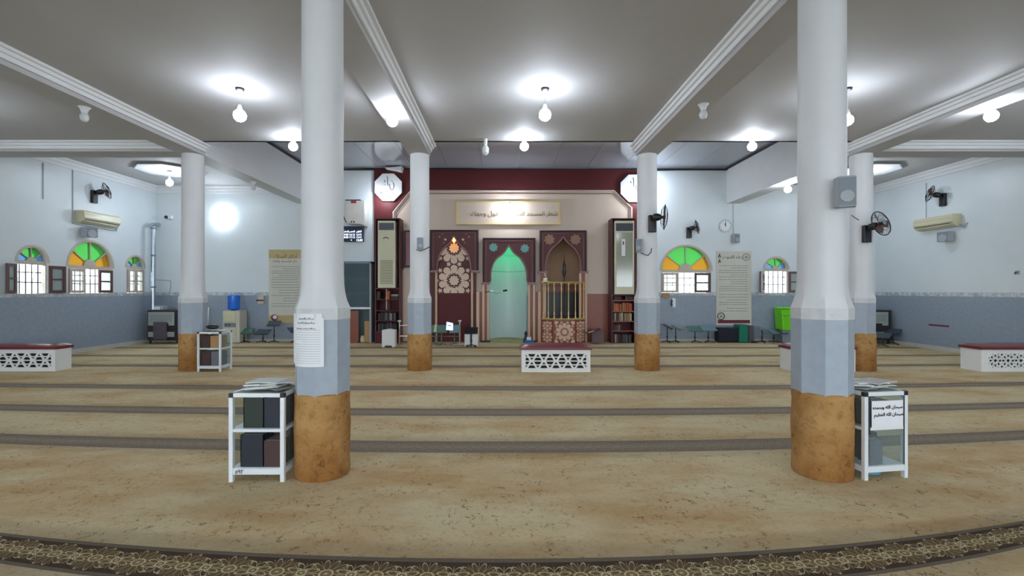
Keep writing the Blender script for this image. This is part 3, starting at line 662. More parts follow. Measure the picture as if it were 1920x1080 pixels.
# framed picture half hidden behind the column
y = 13.76; t = thing('picture_frame', 'dark framed pinkish panel half hidden behind the left middle column', 'picture', (X(779, y), y, Z(502, y)))
MB().plate(pp([(758, 501), (800, 501), (800, 432), (758, 432)], y), [pp([(761, 498), (797, 498), (797, 435), (761, 435)], y)], y - .03, YM).build('frame', 'dark', t, world=True)
MB().plate(pp([(761, 498), (797, 498), (797, 435), (761, 435)], y), [], y, YM).build('board', mat('dusty_pink', (150, 104, 112), .5), t, world=True)
MB().plate(pp(star((779, 466), 12, 6, 8), y), [], y - .01, y).build('star_inlay', 'trimb', t, world=True)
t = thing('recess_frame', 'beige framed recess under the pinkish panel behind the left middle column', 'frame', (X(779, 13.72), 13.72, 0))
MB().plate(pp([(751, 640), (751, 506), (803, 506), (803, 640), (799, 640), (799, 511), (757, 511), (757, 640)], 13.72), [], 13.72, YM).build('frame', 'trimb', t, world=True)
MB().plate(pp([(757, 640), (757, 511), (799, 511), (799, 640)], 13.79), [], 13.79, YM).build('board', 'beige', t, world=True)

# minbar (balcony pulpit)
tp = thing('pulpit', 'arched brown pulpit with brass balusters, right of the mihrab', 'pulpit', (X(1056, 13.5), 13.5, 0))
header(tp, 1056, 1012, 1100, 432, 510, [(0, 444), (4, 450), (8.4, 455), (15, 461), (21.5, 467), (28, 477), (32, 490), (34, 508)], 13.68, [(1030, 449, .17), (1079, 449, .17)], 'tan', .12)
for a, b in ((1009, 1027), (1086, 1103)): MB().box(X(a, 13.63), 13.63, Z(512, 13.63), X(b, 13.63), 13.8, Z(508.5, 13.63)).build('capital', 'purple2', tp, world=True)
for a, b, mt in ((1014, 1020, 'redwood'), (1020, 1024, 'cream'), (1086, 1090, 'cream'), (1090, 1097, 'redwood'), (1097, 1101, 'cream')):
    MB().box(X(a, 13.7), 13.70, 0, X(b, 13.7), 13.80, Z(512, 13.7)).build('pilaster', mt, tp, world=True)
# recess behind
bxx0, bxx1 = X(1018, YB), X(1095, YB)
MB().plate([(bxx0, 0), (bxx1, 0), (bxx1, 3.3), (bxx0, 3.3)], [], YB + 1.0, YB + 1.05).build('recess_back', mat('recess_tan', (186, 150, 118), .6), tp, world=True)
for xx in (bxx0, bxx1 - .03): MB().box(xx, YB + .3, 0, xx + .03, YB + 1.0, 3.3).build('recess_side', 'beige', tp, world=True)
MB().box(bxx0, YB + .3, 3.26, bxx1, YB + 1.05, 3.3).build('recess_top', 'beige', tp, world=True)
MB().box(bxx0, YB - .08, 0, bxx1, YB + 1.0, Z(598, 13.8)).build('platform', 'redwood', tp, world=True)
MB().box(bxx0 + .05, YB + .5, Z(598, 13.8), bxx1 - .05, YB + .95, Z(548, 14)).build('seat_box', 'black', tp, world=True)
MB().box(bxx0 + .06, YB + .7, Z(548, 14), bxx1 - .06, YB + .75, Z(533, 14)).build('seat_back', 'redwood', tp, world=True)
# curved balcony front in plan: five facets bulging towards the room
def bal(px): return 13.36 + .26 * max(0, (abs(px - 1057.5) - 20.5) / 20)
xsb = [1016.5, 1037.5, 1078.5, 1096.5]
def curve3(z, dy=0): return [(X(p, bal(p)), bal(p) + dy, z) for p in xsb]
zr, zb, zt_ = Z(530, 13.5), Z(598, 13.5), Z(600, 13.5)
for z, r in ((zr, .028), (zb, .03)):
    MB().tube(curve3(z), r, 8).build('rail', 'brass', tp, world=True, smooth=True)
for p in (1019, 1028, 1039, 1052.5, 1066, 1079, 1087, 1094.5):
    y = bal(p); b0 = (X(p, y), y, 0)
    MB().lathe([(.026, zb), (.026, zb + .06), (.014, zb + .1), (.022, zb + .16), (.013, zb + .24), (.013, zr - .24), (.022, zr - .16), (.014, zr - .1), (.026, zr - .06), (.026, zr)], b0, 10).build('baluster', 'gold', tp, world=True, smooth=True)
m = MB()
for (a, b) in zip(xsb, xsb[1:]):
    pa, pb = (X(a, bal(a)), bal(a)), (X(b, bal(b)), bal(b)); v = [m.b.verts.new(q) for q in ((pa[0], pa[1], 0), (pb[0], pb[1], 0), (pb[0], pb[1], zb), (pa[0], pa[1], zb), (pa[0], 13.75, 0), (pb[0], 13.75, 0), (pb[0], 13.75, zb), (pa[0], 13.75, zb))]
    for f in ((0, 1, 2, 3), (4, 7, 6, 5), (3, 2, 6, 7)): m.b.faces.new([v[i] for i in f])
bf_ = m.build('base_front', 'redwood', tp, world=True)
def faceinlay(polys, box, pa, pb):
    # lay pieces in the facet between two plan points (panel coordinates in frame pixels)
    A, B = Vector((X(pa, bal(pa)), bal(pa))), Vector((X(pb, bal(pb)), bal(pb)))
    for p in polys:
        q = clip(p, box)
        if not q: continue
        m = MB(); nrm = Vector((B - A).orthogonal()).normalized(); nrm = nrm if nrm.y < 0 else -nrm; f, g = [], []
        for u, v in q:
            c = A + (B - A) * ((u - pa) / (pb - pa)); z = Z(v, 13.45)
            f.append(m.b.verts.new((c.x + nrm.x * .014, c.y + nrm.y * .014, z))); g.append(m.b.verts.new((c.x - nrm.x * .03, c.y - nrm.y * .03, z)))
        for t3 in tessellate_polygon([[Vector((u, v, 0)) for u, v in q]]): 
            try: m.b.faces.new([f[i] for i in t3])
            except ValueError: pass
        for i in range(len(q)): m.b.faces.new((f[i], f[(i + 1) % len(q)], g[(i + 1) % len(q)], g[i]))
        m.build('inlay_piece', 'inlay', bf_, world=True)
faceinlay(girih(1058.5, 622, 17.5, 10) + [star((1058.5 + a * 16.5, 622 + b * 18.2), 4.6, 4.2, 6) for a in (-1, 1) for b in (-1, 1)], (1040, 602, 1077.5, 642), 1037.5, 1078.5)
for c0, c1, pa, pb in ((1018, 1035.5, 1016.5, 1037.5), (1081, 1095, 1078.5, 1096.5)):
    cc = (c0 + c1) / 2
    faceinlay([p for yy in (611, 632) for p in girih(cc, yy, 10.5, 8)], (c0, 602, c1, 642), pa, pb)
t = thing('finial_staff', 'dark spear shaped staff standing in the pulpit arch', 'staff', (X(1058, 13.9), 13.9, Z(598, 13.8)))
zz = lambda p: Z(p, 13.9) - Z(598, 13.8)
MB().tube([(0, 0, 0), (0, 0, zz(505))], .018, 8).build('shaft', 'black', t); MB().lathe([(.018, zz(520)), (.06, zz(510)), (.03, zz(503)), (.05, zz(498)), (.012, zz(490)), (.004, zz(478))], n=10).build('spearhead', 'black', t, smooth=True)
t = thing('wall_camera', 'small white camera on the left end of the pulpit rail', 'camera', (X(1022, 13.5), 13.5, zr + .02))
MB().box(-.09, -.05, 0, .12, .05, .03).build('base', 'brass', t); MB().box(-.05, -.05, .03, .06, .04, .12).build('housing', 'white', t, bevel=.01); MB().lathe([(.02, .12), (.012, .16)], (-.02, 0, 0), 10).build('lens', 'black', t)

# ---------------------------------------------------------------- small builders
def obj1(mb, name, m, label, cat, group=None, **k): return tag(mb.build(name, m, **k), label, cat, group)
COVERS = ['green_cover', 'navy_cover', 'brown_cover', 'black_cover', 'red_cover', 'tan_cover', 'grey_cover', 'cream_cover', 'teal_cover']
def book(x, y, z, w, d, h, m, label, group, lean=0.0, rz=0.0):
    # thickness w along x, depth d away from the viewer (spine towards -y), height h
    c = .004; mb = MB().plate([(-w / 2, 0), (w / 2, 0), (w / 2, h), (-w / 2, h)], [(lambda a: a)([(-w / 2 + c, c), (w / 2 - c, c), (w / 2 - c, h - c), (-w / 2 + c, h - c)])], .004, d) if False else MB()
    mb.box(-w / 2, 0, 0, -w / 2 + c, d, h); mb.box(w / 2 - c, 0, 0, w / 2, d, h); mb.box(-w / 2, 0, 0, w / 2, .005, h)
    R = Matrix.Rotation(lean, 4, 'Y') @ Matrix.Rotation(rz, 4, 'Z'); mb.b.transform(R)
    o = mb.build('book', m, None, origin=False); o.location = (x, y, z); tag(o, label, 'book', group)
    pg = MB().box(-w / 2 + c, .006, .006, w / 2 - c, d - .008, h - .008); pg.b.transform(R); pg.build('pages', 'paper', o)
    return o
ORD = ['first', 'second', 'third', 'fourth', 'fifth', 'sixth', 'seventh', 'eighth', 'ninth', 'tenth', 'eleventh', 'twelfth', 'thirteenth', 'fourteenth', 'fifteenth', 'sixteenth', 'seventeenth', 'eighteenth', 'nineteenth', 'twentieth'] + ['next'] * 20
def bookrow(x0, x1, y, z, hmax, label, group, pal=COVERS, d=.16, tmin=.02, tmax=.045, lean=0.0, gap=.0):
    x = x0; k = 0
    while x < x1 - tmin:
        w = min(random.uniform(tmin, tmax), x1 - x); h = hmax * random.uniform(.82, 1)
        mt = random.choice(pal); book(x + w / 2, y, z, w - .003, d, h, mt, '%s %s book from the left %s' % (ORD[k], mt.split('_')[0], label[label.index(' on ' if ' on ' in label else ' behind '):].strip()), group, lean); x += w + gap; k += 1
# ---------------------------------------------------------------- floor standing air conditioners in brown housings over bookshelves
def housing(name, x0, x1, side, label):
    # name of thing, pixel range, which side shows
    yf, ybk = 13.35, 13.80; t = thing(name, label, 'cabinet', (X((x0 + x1) / 2, yf), yf, 0))
    zt, zm = Z(411, yf), Z(540 if side == 'r' else 552, yf); a, b = X(x0, yf), X(x1, yf)
    for xx in (a, b - .03): MB().box(xx, yf, 0, xx + .03, ybk, zt).build('side_panel', 'purple', t, world=True)
    MB().box(a, yf, zt, b, ybk, zt + .03).build('top', 'purple', t, world=True); MB().box(a + .03, ybk - .02, 0, b - .03, ybk, zt).build('back_panel', 'maroon', t, world=True)
    MB().box(a + .03, yf, zm - .03, b - .03, ybk - .02, zm).build('shelf', 'purple', t, world=True)
    return t, yf, ybk, a, b, zt, zm
def ac_unit(x, yf, z0, z1, w, label, gloss):
    t = thing('air_conditioner', label, 'air conditioner', (x, yf, z0)); h = z1 - z0
    MB().box(-w / 2, 0, 0, w / 2, .32, h).build('body', 'accream', t, bevel=.01)
    MB().box(-w / 2 + .04, -.012, h * (.86), w / 2 - .04, 0, h * .965).build('outlet', 'black', t); out_ = COL.objects[-1]
    for k in range(5): MB().box(-w / 2 + .045, -.02, h * (.865 + .02 * k), w / 2 - .045, -.01, h * (.872 + .02 * k)).build('louvre', 'spk2' if not gloss else 'blackm', out_)
    if gloss:
        MB().box(-w / 2 + .05, -.012, h * .1, w / 2 - .05, 0, h * .84).build('door', 'acgrey', t)
        MB().box(-.085, -.018, h * .52, .02, -.012, h * .75).build('sticker', 'white', t)['label'] = 'white energy sticker'
        MB().box(-.05, -.02, h * .67, -.02, -.018, h * .72).build('sticker', 'ink', t)
    else:
        MB().box(-w / 2 + .03, -.008, h * .44, w / 2 - .03, 0, h * .84).build('door', 'accream', t)
        for k in range(15): MB().box(-w / 2 + .07, -.012, h * (.06 + .024 * k), w / 2 - .07, 0, h * (.072 + .024 * k)).build('slat', mat('slat_shadow', (140, 136, 108), .5) if k == 0 and 'slat_shadow' not in bpy.data.materials else bpy.data.materials['slat_shadow'], t)
        MB().tube([(-.09, -.012, h * .73), (-.05, -.012, h * .75), (.02, -.012, h * .75), (.06, -.012, h * .73)], .012, 6).build('handle', 'dark', t)
    return t
hl = housing('left_cabinet_shelf', 703, 750, 'r', 'tall brown housing with bookshelves below, left of the mihrab wall'); hl[0].name = 'air_conditioner_housing'
ac_unit(X(725, 13.35), 13.33, hl[6] + .005, Z(414, 13.35), X(741, 13.35) - X(708, 13.35), 'cream floor standing air conditioner with slatted lower front, left housing', False)
hr = housing('air_conditioner_housing', 1147, 1192, 'l', 'tall brown housing with bookshelves below, right of the pulpit')
ac_unit(X(1170.5, 13.35), 13.33, hr[6] + .005, Z(414, 13.35), X(1189, 13.35) - X(1152, 13.35), 'air conditioner with glossy grey green door and white sticker, right housing', True)
# shelves and books: left
t, yf, ybk, a, b, zt, zm = hl
for p in (561, 582, 601, 622): MB().box(a + .03, yf + .02, Z(p + 1.6, yf), b - .03, ybk - .02, Z(p, yf)).build('shelf', 'purple', t, world=True)
xm = X(724, yf); MB().box(xm - .01, yf + .02, Z(581, yf), xm + .01, ybk - .02, Z(542, yf)).build('divider', 'trimb', t, world=True)
MB().box(a + .03, yf + .03, .0, b - .03, yf + .05, Z(624, yf)).build('kick_board', 'maroon', t, world=True)
gl = 'books in the left housing shelves'
bookrow(X(706, yf), X(714, yf), yf + .04, Z(561, yf) + .002, .24, 'small book on the top shelf of the left housing', gl)
bookrow(X(721, yf) + .03, X(731, yf), yf + .04, Z(561, yf) + .002, .25, 'orange or brown spined book on the top shelf of the left housing', gl, ['orange_cover', 'brown_cover', 'tan_cover'])
for k in range(4):
    o = book(0, 0, 0, .03, .15, .2, random.choice(['cream_cover', 'grey_cover', 'brown_cover']), '%s book from the bottom in the small flat pile, left housing' % ORD[k], gl); o.rotation_euler = (0, PI / 2, 0); o.location = (X(732, yf) + .01, yf + .04 + k * .005, Z(561, yf) + .02 + .033 * k)
bookrow(X(708, yf), X(742, yf), yf + .05, Z(601, yf) + .002, .24, 'dark book on the middle shelf of the left housing', gl, ['black_cover', 'brown_cover', 'grey_cover', 'black_cover', 'cream_cover'])
bookrow(X(708, yf), X(745, yf), yf + .05, Z(622, yf) + .002, .25, 'dark book on the lowest shelf of the left housing', gl, ['black_cover', 'black_cover', 'brown_cover', 'grey_cover'], lean=0)
# right
t, yf, ybk, a, b, zt, zm = hr; gr = 'books in the right housing shelves'
for p in (563, 583.5, 602, 620): MB().box(a + .03, yf + .02, Z(p + 1.6, yf), b - .03, ybk - .02, Z(p, yf)).build('shelf', 'redwood', t, world=True)
for px in (1152, 1175):
    for k in range(3):
        o = book(0, 0, 0, .035, .15, .2, random.choice(['cream_cover', 'tan_cover', 'brown_cover']), '%s book from the bottom in the %s flat pile, top shelf, right housing' % (ORD[k], 'left' if px < 1160 else 'right'), gr); o.rotation_euler = (0, PI / 2, 0); o.location = (X(px, yf), yf + .04, Z(563, yf) + .02 + .037 * k)
bookrow(X(1150.5, yf), X(1186, yf), yf + .03, Z(583.5, yf) + .002, .25, 'orange spined book on the second shelf of the right housing', gr, ['orange_cover', 'orange_cover', 'red_cover', 'tan_cover'])
bookrow(X(1150.5, yf), X(1186, yf), yf + .04, Z(602, yf) + .002, .24, 'tan and brown book on the third shelf of the right housing', gr, ['tan_cover', 'brown_cover', 'cream_cover', 'tan_cover'])
bookrow(X(1150.5, yf), X(1168, yf), yf + .05, Z(620, yf) + .002, .17, 'small book on the fourth shelf of the right housing', gr, ['brown_cover', 'grey_cover', 'red_cover'])
bookrow(X(1150.5, yf), X(1186, yf), yf + .04, .014, .26, 'mixed book on the bottom shelf of the right housing', gr, ['grey_cover', 'brown_cover', 'cream_cover', 'red_cover', 'black_cover'])

# ---------------------------------------------------------------- glass bookcase, boiler, prayer times board
y = 13.45; t = thing('glass_bookcase', 'bluish glass fronted bookcase left of the left air conditioner', 'bookcase', (X(669, y), y, 0)); a, b = X(643, y), X(696, y)
for xx in (a, b - .05): MB().box(xx, y, 0, xx + .05, YB - .01, Z(492, y)).build('side_panel', mat('slate_frame', (92, 108, 124), .5) if xx == a else 'spk', t, world=True)
MB().box(a, y, Z(494, y), b, YB - .01, Z(490, y)).build('top', 'spk2', t, world=True); MB().box(a, YB - .04, 0, b, YB - .01, Z(494, y)).build('back_panel', mat('slate_back', (98, 116, 122), .6), t, world=True)
for p in (521, 549): MB().box(a + .05, y + .03, Z(p + 3, y), b - .05, YB - .04, Z(p, y)).build('shelf', 'disp', t, world=True)
MB().box(a + .05, y - .02, Z(579.5, y), b - .02, YB - .04, Z(576, y)).build('worktop', 'white', t, world=True)
MB().box(a + .05, y + .008, Z(576, y), b - .05, y + .014, Z(494, y)).build('glass_door', 'glassd', t, world=True)
MB().box(X(646, y), y, 0, X(672, y), y + .03, Z(583, y)).build('door', 'redwood', t, world=True, bevel=.006)
gb = 'books behind the bookcase glass'
bookrow(a + .08, b - .2, y + .15, Z(521, y) + .003, .27, 'blurred greenish book on the upper shelf behind the bookcase glass', gb, ['teal_cover', 'grey_cover', 'green_cover'])
bookrow(a + .08, b - .1, y + .15, Z(549, y) + .003, .28, 'dark green book on the lower shelf behind the bookcase glass', gb, ['green_cover', 'teal_cover', 'black_cover', 'green_cover'])
obj1(MB().box(X(664, y), y + .1, Z(576, y) + .002, X(677, y), y + .25, Z(562, y)), 'box', 'spk', 'pale box behind the bookcase glass on the worktop', 'box', bevel=.01)
obj1(MB().box(X(682, y), y + .05, 0.012, X(692, y), y + .3, Z(602, y)), 'box', 'tan_cover', 'brown carton standing in the open lower right of the glass bookcase', 'box', bevel=.01)
obj1(MB().lathe([(.06, .012), (.08, .1), (.05, .2)], (X(678, y), y + .1, 0), 12), 'jar', 'cream_cover', 'small cream jar low in the glass bookcase', 'jar', smooth=True)

y = 13.55; t = thing('water_heater', 'white box water heater with a red label above the prayer times board', 'water heater', (X(664, y), y, Z(424, y)))
m = MB().plate(pp([(648, 418), (648, 376), (684, 376), (684, 424), (676, 420)], y), [], y, YB - .01); m.build('tank', 'tank', t, world=True, bevel=.02)
MB().box(X(658, y), y - .006, Z(381, y), X(668, y), y, Z(376.5, y)).build('label', 'red', t, world=True); MB().box(X(646, y), y + .05, Z(375, y), X(674, y), YB - .01, Z(373.5, y)).build('bracket', 'dark', t, world=True)
for px in (649, 659, 664): MB().ball((X(px, y), y - .01, Z(416, y)), .026, 1).build('knob', 'black', t, world=True)
MB().tube([(X(652, y), y + .1, Z(418, y)), (X(645, y), y + .1, Z(412, y)), (X(640, y), y + .1, Z(400, y))], .015, 6).build('pipe', 'black', t, world=True)
y = 13.78; t = thing('prayer_times_board', 'navy board with glowing white prayer times digits', 'sign', (X(661, y), y, Z(453, y)))
MB().box(X(642, y), y, Z(453, y), X(681, y), YB - .01, Z(424, y)).build('case', 'screen', t, world=True, bevel=.01)
ox, oz = X(661, y), Z(453, y)
for i, px in enumerate((648, 660, 673)):
    text(('العشاء', 'العصر', 'الظهر')[i], .075, (X(px, y) - ox, -.006, Z(434, y) - oz), 'led', t)
    for j, pz in enumerate((440, 445)): text('%02d:%02d' % ((19, 16, 12)[i] + j, (5, 12, 41)[i]), .08, (X(px, y) - ox, -.006, Z(pz, y) - oz), 'led', t, arabic=False)
text('12:05', .09, (X(674, y) - ox, -.006, Z(450.5, y) - oz), 'led', t, arabic=False); text('•', .12, (X(659, y) - ox, -.006, Z(450.5, y) - oz), 'led', t, arabic=False)

# ---------------------------------------------------------------- posters
def poster(x0, y0, x1, y1, label, title, sub, right):
    y = 13.88; t = thing('poster', label, 'poster', (X((x0 + x1) / 2, y), y, Z(y1, y))); w = X(x1, y) - X(x0, y); h = Z(y0, y) - Z(y1, y)
    MB().box(-w / 2, 0, 0, w / 2, .015, h).build('sheet', 'paperb', t)
    q = lambda px, py: (X(px, y) - X((x0 + x1) / 2, y), -.003, Z(py, y) - Z(y1, y))
    if right:
        MB().box(q(1346, 0)[0], -.004, q(0, 606)[2], q(1406, 0)[0], 0, q(0, 600)[2]).build('footer_band', 'inkr', t)
        text(title, .13, q(1374, 482), 'ink', t)
        for cc, r in ((1399, 482), (1352, 593)): 
            a = q(cc, r); MB().tube([(a[0] + .1 * math.cos(k), -.004, a[2] + .1 * math.sin(k)) for k in [i * PI / 8 for i in range(16)]], .012, 5, closed=True).build('emblem', 'inkg' if r < 500 else 'ink', t)
            MB().plate(star((a[0], a[2]), .07, .03, 6), [], -.006, -.001).build('emblem', 'inkg', t)
        for py in (480, 490): a = q(1349, py); MB().tube([(a[0] - .03, -.004, a[2] - .05), (a[0], -.004, a[2] + .06), (a[0] + .03, -.004, a[2] - .04)], .014, 5).build('emblem', 'ink', t)
        rows, xl, xr, m_ = [498, 502, 507, 511, 515, 519, 524, 528, 532, 537, 541, 545, 552, 557, 562, 567, 571, 578, 583], 1348, 1402, 'inkg'
    else:
        MB().box(-w / 2, -.004, h * .88, w / 2, 0, h).build('header_band', 'paperg', t); MB().box(-w / 2, -.004, 0, w / 2, 0, h * .1).build('footer_band', 'paperg', t)
        text(title, .15, q(536, 481), 'inkb', t); text(sub, .10, q(534, 489.5), 'inkb', t)
        rows, xl, xr, m_ = [500, 504, 508, 512, 516, 520, 524, 529, 534, 539, 544, 549, 554, 559, 564, 569, 574], 509, 562, 'inkg'
    m = MB()
    for i, py in enumerate(rows):
        xx = xl + (random.choice([0, 0, 14, 22]) if i % 3 else 0)
        while xx < xr - 2:
            e = min(xr, xx + random.uniform(3, 9)); m.box(q(xx, 0)[0], -.003, q(0, py + .6)[2], q(e, 0)[0], 0, q(0, py - .4)[2]); xx = e + random.uniform(.5, 1.2)
    o = m.build('text_lines', m_, t); o['kind'] = 'stuff'
poster(504, 468, 566, 605, 'tall cream poster with gilt header, left of the nearest left column', 'أذكار الصلاة', 'ذكر المسجد وآدابه', False)
poster(1343, 471, 1409, 610, 'tall white poster with maroon foot band between the two front windows', 'دعاء القنوت', '', True)

# ---------------------------------------------------------------- column notices
t = thing('paper_notice', 'white printed sheet taped round the nearest left column', 'notice', (-1.495, 3.87, .905)); a0, a1 = math.radians(-90 - 60), math.radians(-90 + 20); R = .2185
def curved(a0, a1, z0, z1, r0, r1, n):
    m = MB(); g = [[m.b.verts.new((r * math.cos(a0 + (a1 - a0) * k / n), r * math.sin(a0 + (a1 - a0) * k / n), z)) for k in range(n + 1)] for r in (r0, r1) for z in (z0, z1)]
    for k in range(n):
        for A, B in ((g[0], g[1]), (g[2], g[3]), (g[0], g[2]), (g[1], g[3])): m.b.faces.new((A[k], A[k + 1], B[k + 1], B[k]))
    return m
curved(a0, a1, .02, .415, R, R + .0015, 14).build('sheet', 'paper', t, smooth=False); curved(a0 + .25, a1 + .06, .0, .38, R + .001, R + .003, 14).build('sheet', 'paper', t)
m = MB()
for i in range(15):
    z = .285 - .0185 * i; aa = a0 + .32 + random.choice([0, .1, .35]) * (i % 2)
    c = curved(aa, a1 - .05, z, z + .004, R + .003, R + .0036, 8); me_ = bpy.data.meshes.new('tmp'); c.b.to_mesh(me_); c.b.free(); m.b.from_mesh(me_); bpy.data.meshes.remove(me_)
o = m.build('text_lines', 'inkf', t); o['kind'] = 'stuff'
for s, z, sz in (('من آداب المسجد', .378, .019), ('من الحضور إلى المسجد', .345, .016), ('ومن الأذكار في المسجد والصلاة', .30, .013)):
    a = (a0 + a1) / 2 + .16; text(s, sz, ((R + .009) * math.cos(a), (R + .009) * math.sin(a), z), 'ink', t, rz=a + PI / 2)

# ---------------------------------------------------------------- white aluminium shelf cases
def case(loc, rz, w, d, h, label, caps=True, open_side=False):
    t = thing('shelf_case', label, 'shelf', loc, rz, 'white aluminium shelf cases beside columns'); s = .033
    for xx in (0, w - s):
        for yy in (0, d - s):
            lg = MB().box(xx, yy, 0, xx + s, yy + s, h - s).build('leg', 'alu', t, bevel=.003)
            MB().box(xx - .001, yy - .001, h - s, xx + s + .001, yy + s + .001, h + .003).build('corner_cap', 'black', lg, bevel=.004)['label'] = 'black plastic corner cap'
    for z0, z1 in ((.06, .105), (h * .565, h * .565 + .022), (h - .03, h)):
        for yy in (0, d - s): MB().box(s, yy + .004, z0, w - s, yy + s - .004, z1).build('rail', 'alu', t)
        for xx in (0, w - s): MB().box(xx + .004, s, z0, xx + s - .004, d - s, z1).build('rail', 'alu', t)
    for z in (.103, h * .565 + .018): MB().box(s * .5, s * .5, z, w - s * .5, d - s * .5, z + .005).build('shelf', 'white', t)
    MB().box(s * .6, s * .6, h - .008, w - s * .6, d - s * .6, h - .003).build('top_glass', 'frost', t)
    MB().box(s, d - .012, .105, w - s, d - .009, h - .03).build('back_glass', 'glass', t)
    for xx in (.012, w - .014): MB().box(xx, s, .105, xx + .003, d - s, h - .03).build('side_glass', 'glass', t)
    return t, .109, h * .565 + .024
BN = {}
def bigbook(base, rz, x, y, z, w, th, h, m, label, group):
    # volume standing with its broad cover to the viewer
    R = Matrix.Rotation(rz, 3, 'Z'); p = Vector(base) + R @ Vector((x, y, 0)); c = .004
    mb = MB().box(0, 0, 0, w, c, h).box(0, th - c, 0, w, th, h).box(0, 0, 0, .006, th, h).box(w - .005, c, 0, w, th - c, h); o = mb.build('book', m, None, origin=False); o.location = (p.x, p.y, z); o.rotation_euler = (0, 0, rz); BN[(group, label)] = BN.get((group, label), 0) + 1; tag(o, ORD[BN[(group, label)] - 1] + ' from front, ' + label, 'book', group)
    MB().box(.006, c, .004, w - .006, th - c, h - .005).build('pages', 'paper', o); return o
b1 = (-2.155, 3.67, 0); t1, zl, zu = case(b1, 0, .435, .345, .695, 'white shelf case marked with black digits beside the nearest left column')
text('٥٩٢', .045, (.085, -.003, .083), 'ink', t1, arabic=False)
for i in range(5):
    bigbook(b1, 0, .098 + .004 * i, .035 + .05 * i, zu + .002, .155, .045, .235 + .012 * (i % 2), 'green_cover', 'dark green volume in the left near case', 'volumes in the left near shelf case')
    bigbook(b1, 0, .256, .035 + .05 * i, zu + .002, .145, .045, .232 + .02 * (i > 2), 'navy_cover' if i < 3 else 'brown_cover', ('navy' if i < 3 else 'brown') + ' volume on upper right of the left near case', 'volumes in the left near shelf case')
    bigbook(b1, 0, .075 + .006 * i, .035 + .05 * i, zl + .002, .175, .045, .25 + .01 * (i % 2), 'navy_cover', 'navy volume, lower shelf of the left near case', 'volumes in the left near shelf case')
    bigbook(b1, 0, .254, .035 + .05 * i, zl + .002, .145, .045, .205 + .045 * (i > 2), 'brown_cover', 'brown volume, lower shelf of the left near case', 'volumes in the left near shelf case')
b2 = (2.845, 3.70, 0); r2 = math.radians(9); t2, zl, zu = case(b2, r2, .40, .35, .695, 'white shelf case with a paper sign beside the nearest right column')
MB().box(.033, .0, .36, .05, .004, .66).build('seal', 'dark', t2); MB().box(.362, .0, .11, .368, .004, .66).build('seal', 'dark', t2); MB().box(.034, .012, .107, .366, .015, .66).build('front_glass', 'glass', t2)
s = thing('paper_sign', 'white paper sign with two lines of black Arabic on the right case', 'sign', tuple(Vector(b2) + Matrix.Rotation(r2, 3, 'Z') @ Vector((.20, .002, .41))), r2)
MB().box(-.135, 0, 0, .155, .0015, .215).build('sheet', 'paper', s)
text('سبحان الله وبحمدە', .037, (.01, -.002, .162), 'ink', s, off=.0004); text('سبحان الله العظيم', .037, (.02, -.002, .105), 'ink', s, off=.0004)
for i in range(3): bigbook(b2, r2, .075 + .03 * i, .03 + .075 * i, zl + .002, .12 + .0 * i, .06, .20 + .03 * (i > 0), 'grey_cover' if i == 0 else 'black_cover', 'dark volume, bottom shelf of the right near case', 'volumes in the right near shelf case')
for i in range(4): bigbook(b2, r2, .06, .035 + .06 * i, zu + .002, .2, .05, .2, 'brown_cover' if i % 2 else 'navy_cover', 'volume behind the paper sign in the right near case', 'volumes in the right near shelf case')
o = obj1(MB().lathe([(.02, 0), (.09, .004), (.085, .045), (.04, .058)], (0, 0, 0), 14), 'folded_cloth', 'lblue', 'light blue cloth on the carpet under the right near case', 'cloth', smooth=True); o.location = tuple(Vector(b2) + Matrix.Rotation(r2, 3, 'Z') @ Vector((.2, .17, .0)))
b3 = (-5.665, 8.66, 0); t3, zl, zu = case(b3, 0, .435, .37, .735, 'small white shelf case beside the far left column')
for i in range(4):
    bigbook(b3, 0, .045, .04 + .06 * i, zu + .002, .165, .055, .225, 'brown_cover', 'brown volume on the upper shelf of the far left case', 'volumes in the far left shelf case')
    bigbook(b3, 0, .215, .04 + .06 * i, zu + .002, .18, .055, .22, 'tan_cover', 'tan volume on the upper shelf of the far left case', 'volumes in the far left shelf case')
    bigbook(b3, 0, .045, .04 + .06 * i, zl + .002, .18, .055, .26, 'grey_cover' if i else 'brown_cover', 'volume, lower left of the far left case', 'volumes in the far left shelf case')
    bigbook(b3, 0, .23, .04 + .06 * i, zl + .002, .165, .055, .26, 'grey_cover', 'grey volume on the lower right of the far left case', 'volumes in the far left shelf case')
# loose booklets on the case tops
def booklet(base, rz0, x, y, z, w, l, rz, m, label, group, th=.008, tilt=0):
    p = Vector(base) + Matrix.Rotation(rz0, 3, 'Z') @ Vector((x, y, 0)); mb = MB()
    n = 6
    for k in range(n):                                     # slightly bowed sheet stack
        x0, x1 = -w / 2 + w * k / n, -w / 2 + w * (k + 1) / n; za, zb_ = .006 * math.sin(PI * k / n), .006 * math.sin(PI * (k + 1) / n)
        v = [mb.b.verts.new(q) for q in ((x0, -l / 2, za), (x1, -l / 2, zb_), (x1, l / 2, zb_), (x0, l / 2, za), (x0, -l / 2, za + th), (x1, -l / 2, zb_ + th), (x1, l / 2, zb_ + th), (x0, l / 2, za + th))]
        for f in ((0, 3, 2, 1), (4, 5, 6, 7), (0, 1, 5, 4), (2, 3, 7, 6)) + (((0, 4, 7, 3),) if k == 0 else ()) + (((1, 2, 6, 5),) if k == n - 1 else ()): mb.b.faces.new([v[i] for i in f])
    bmesh.ops.remove_doubles(mb.b, verts=mb.b.verts, dist=1e-5)
    o = mb.build('booklet', m, None, origin=False); o.location = (p.x, p.y, z); o.rotation_euler = (tilt, 0, rz0 + rz); return tag(o, label, 'booklet', group)
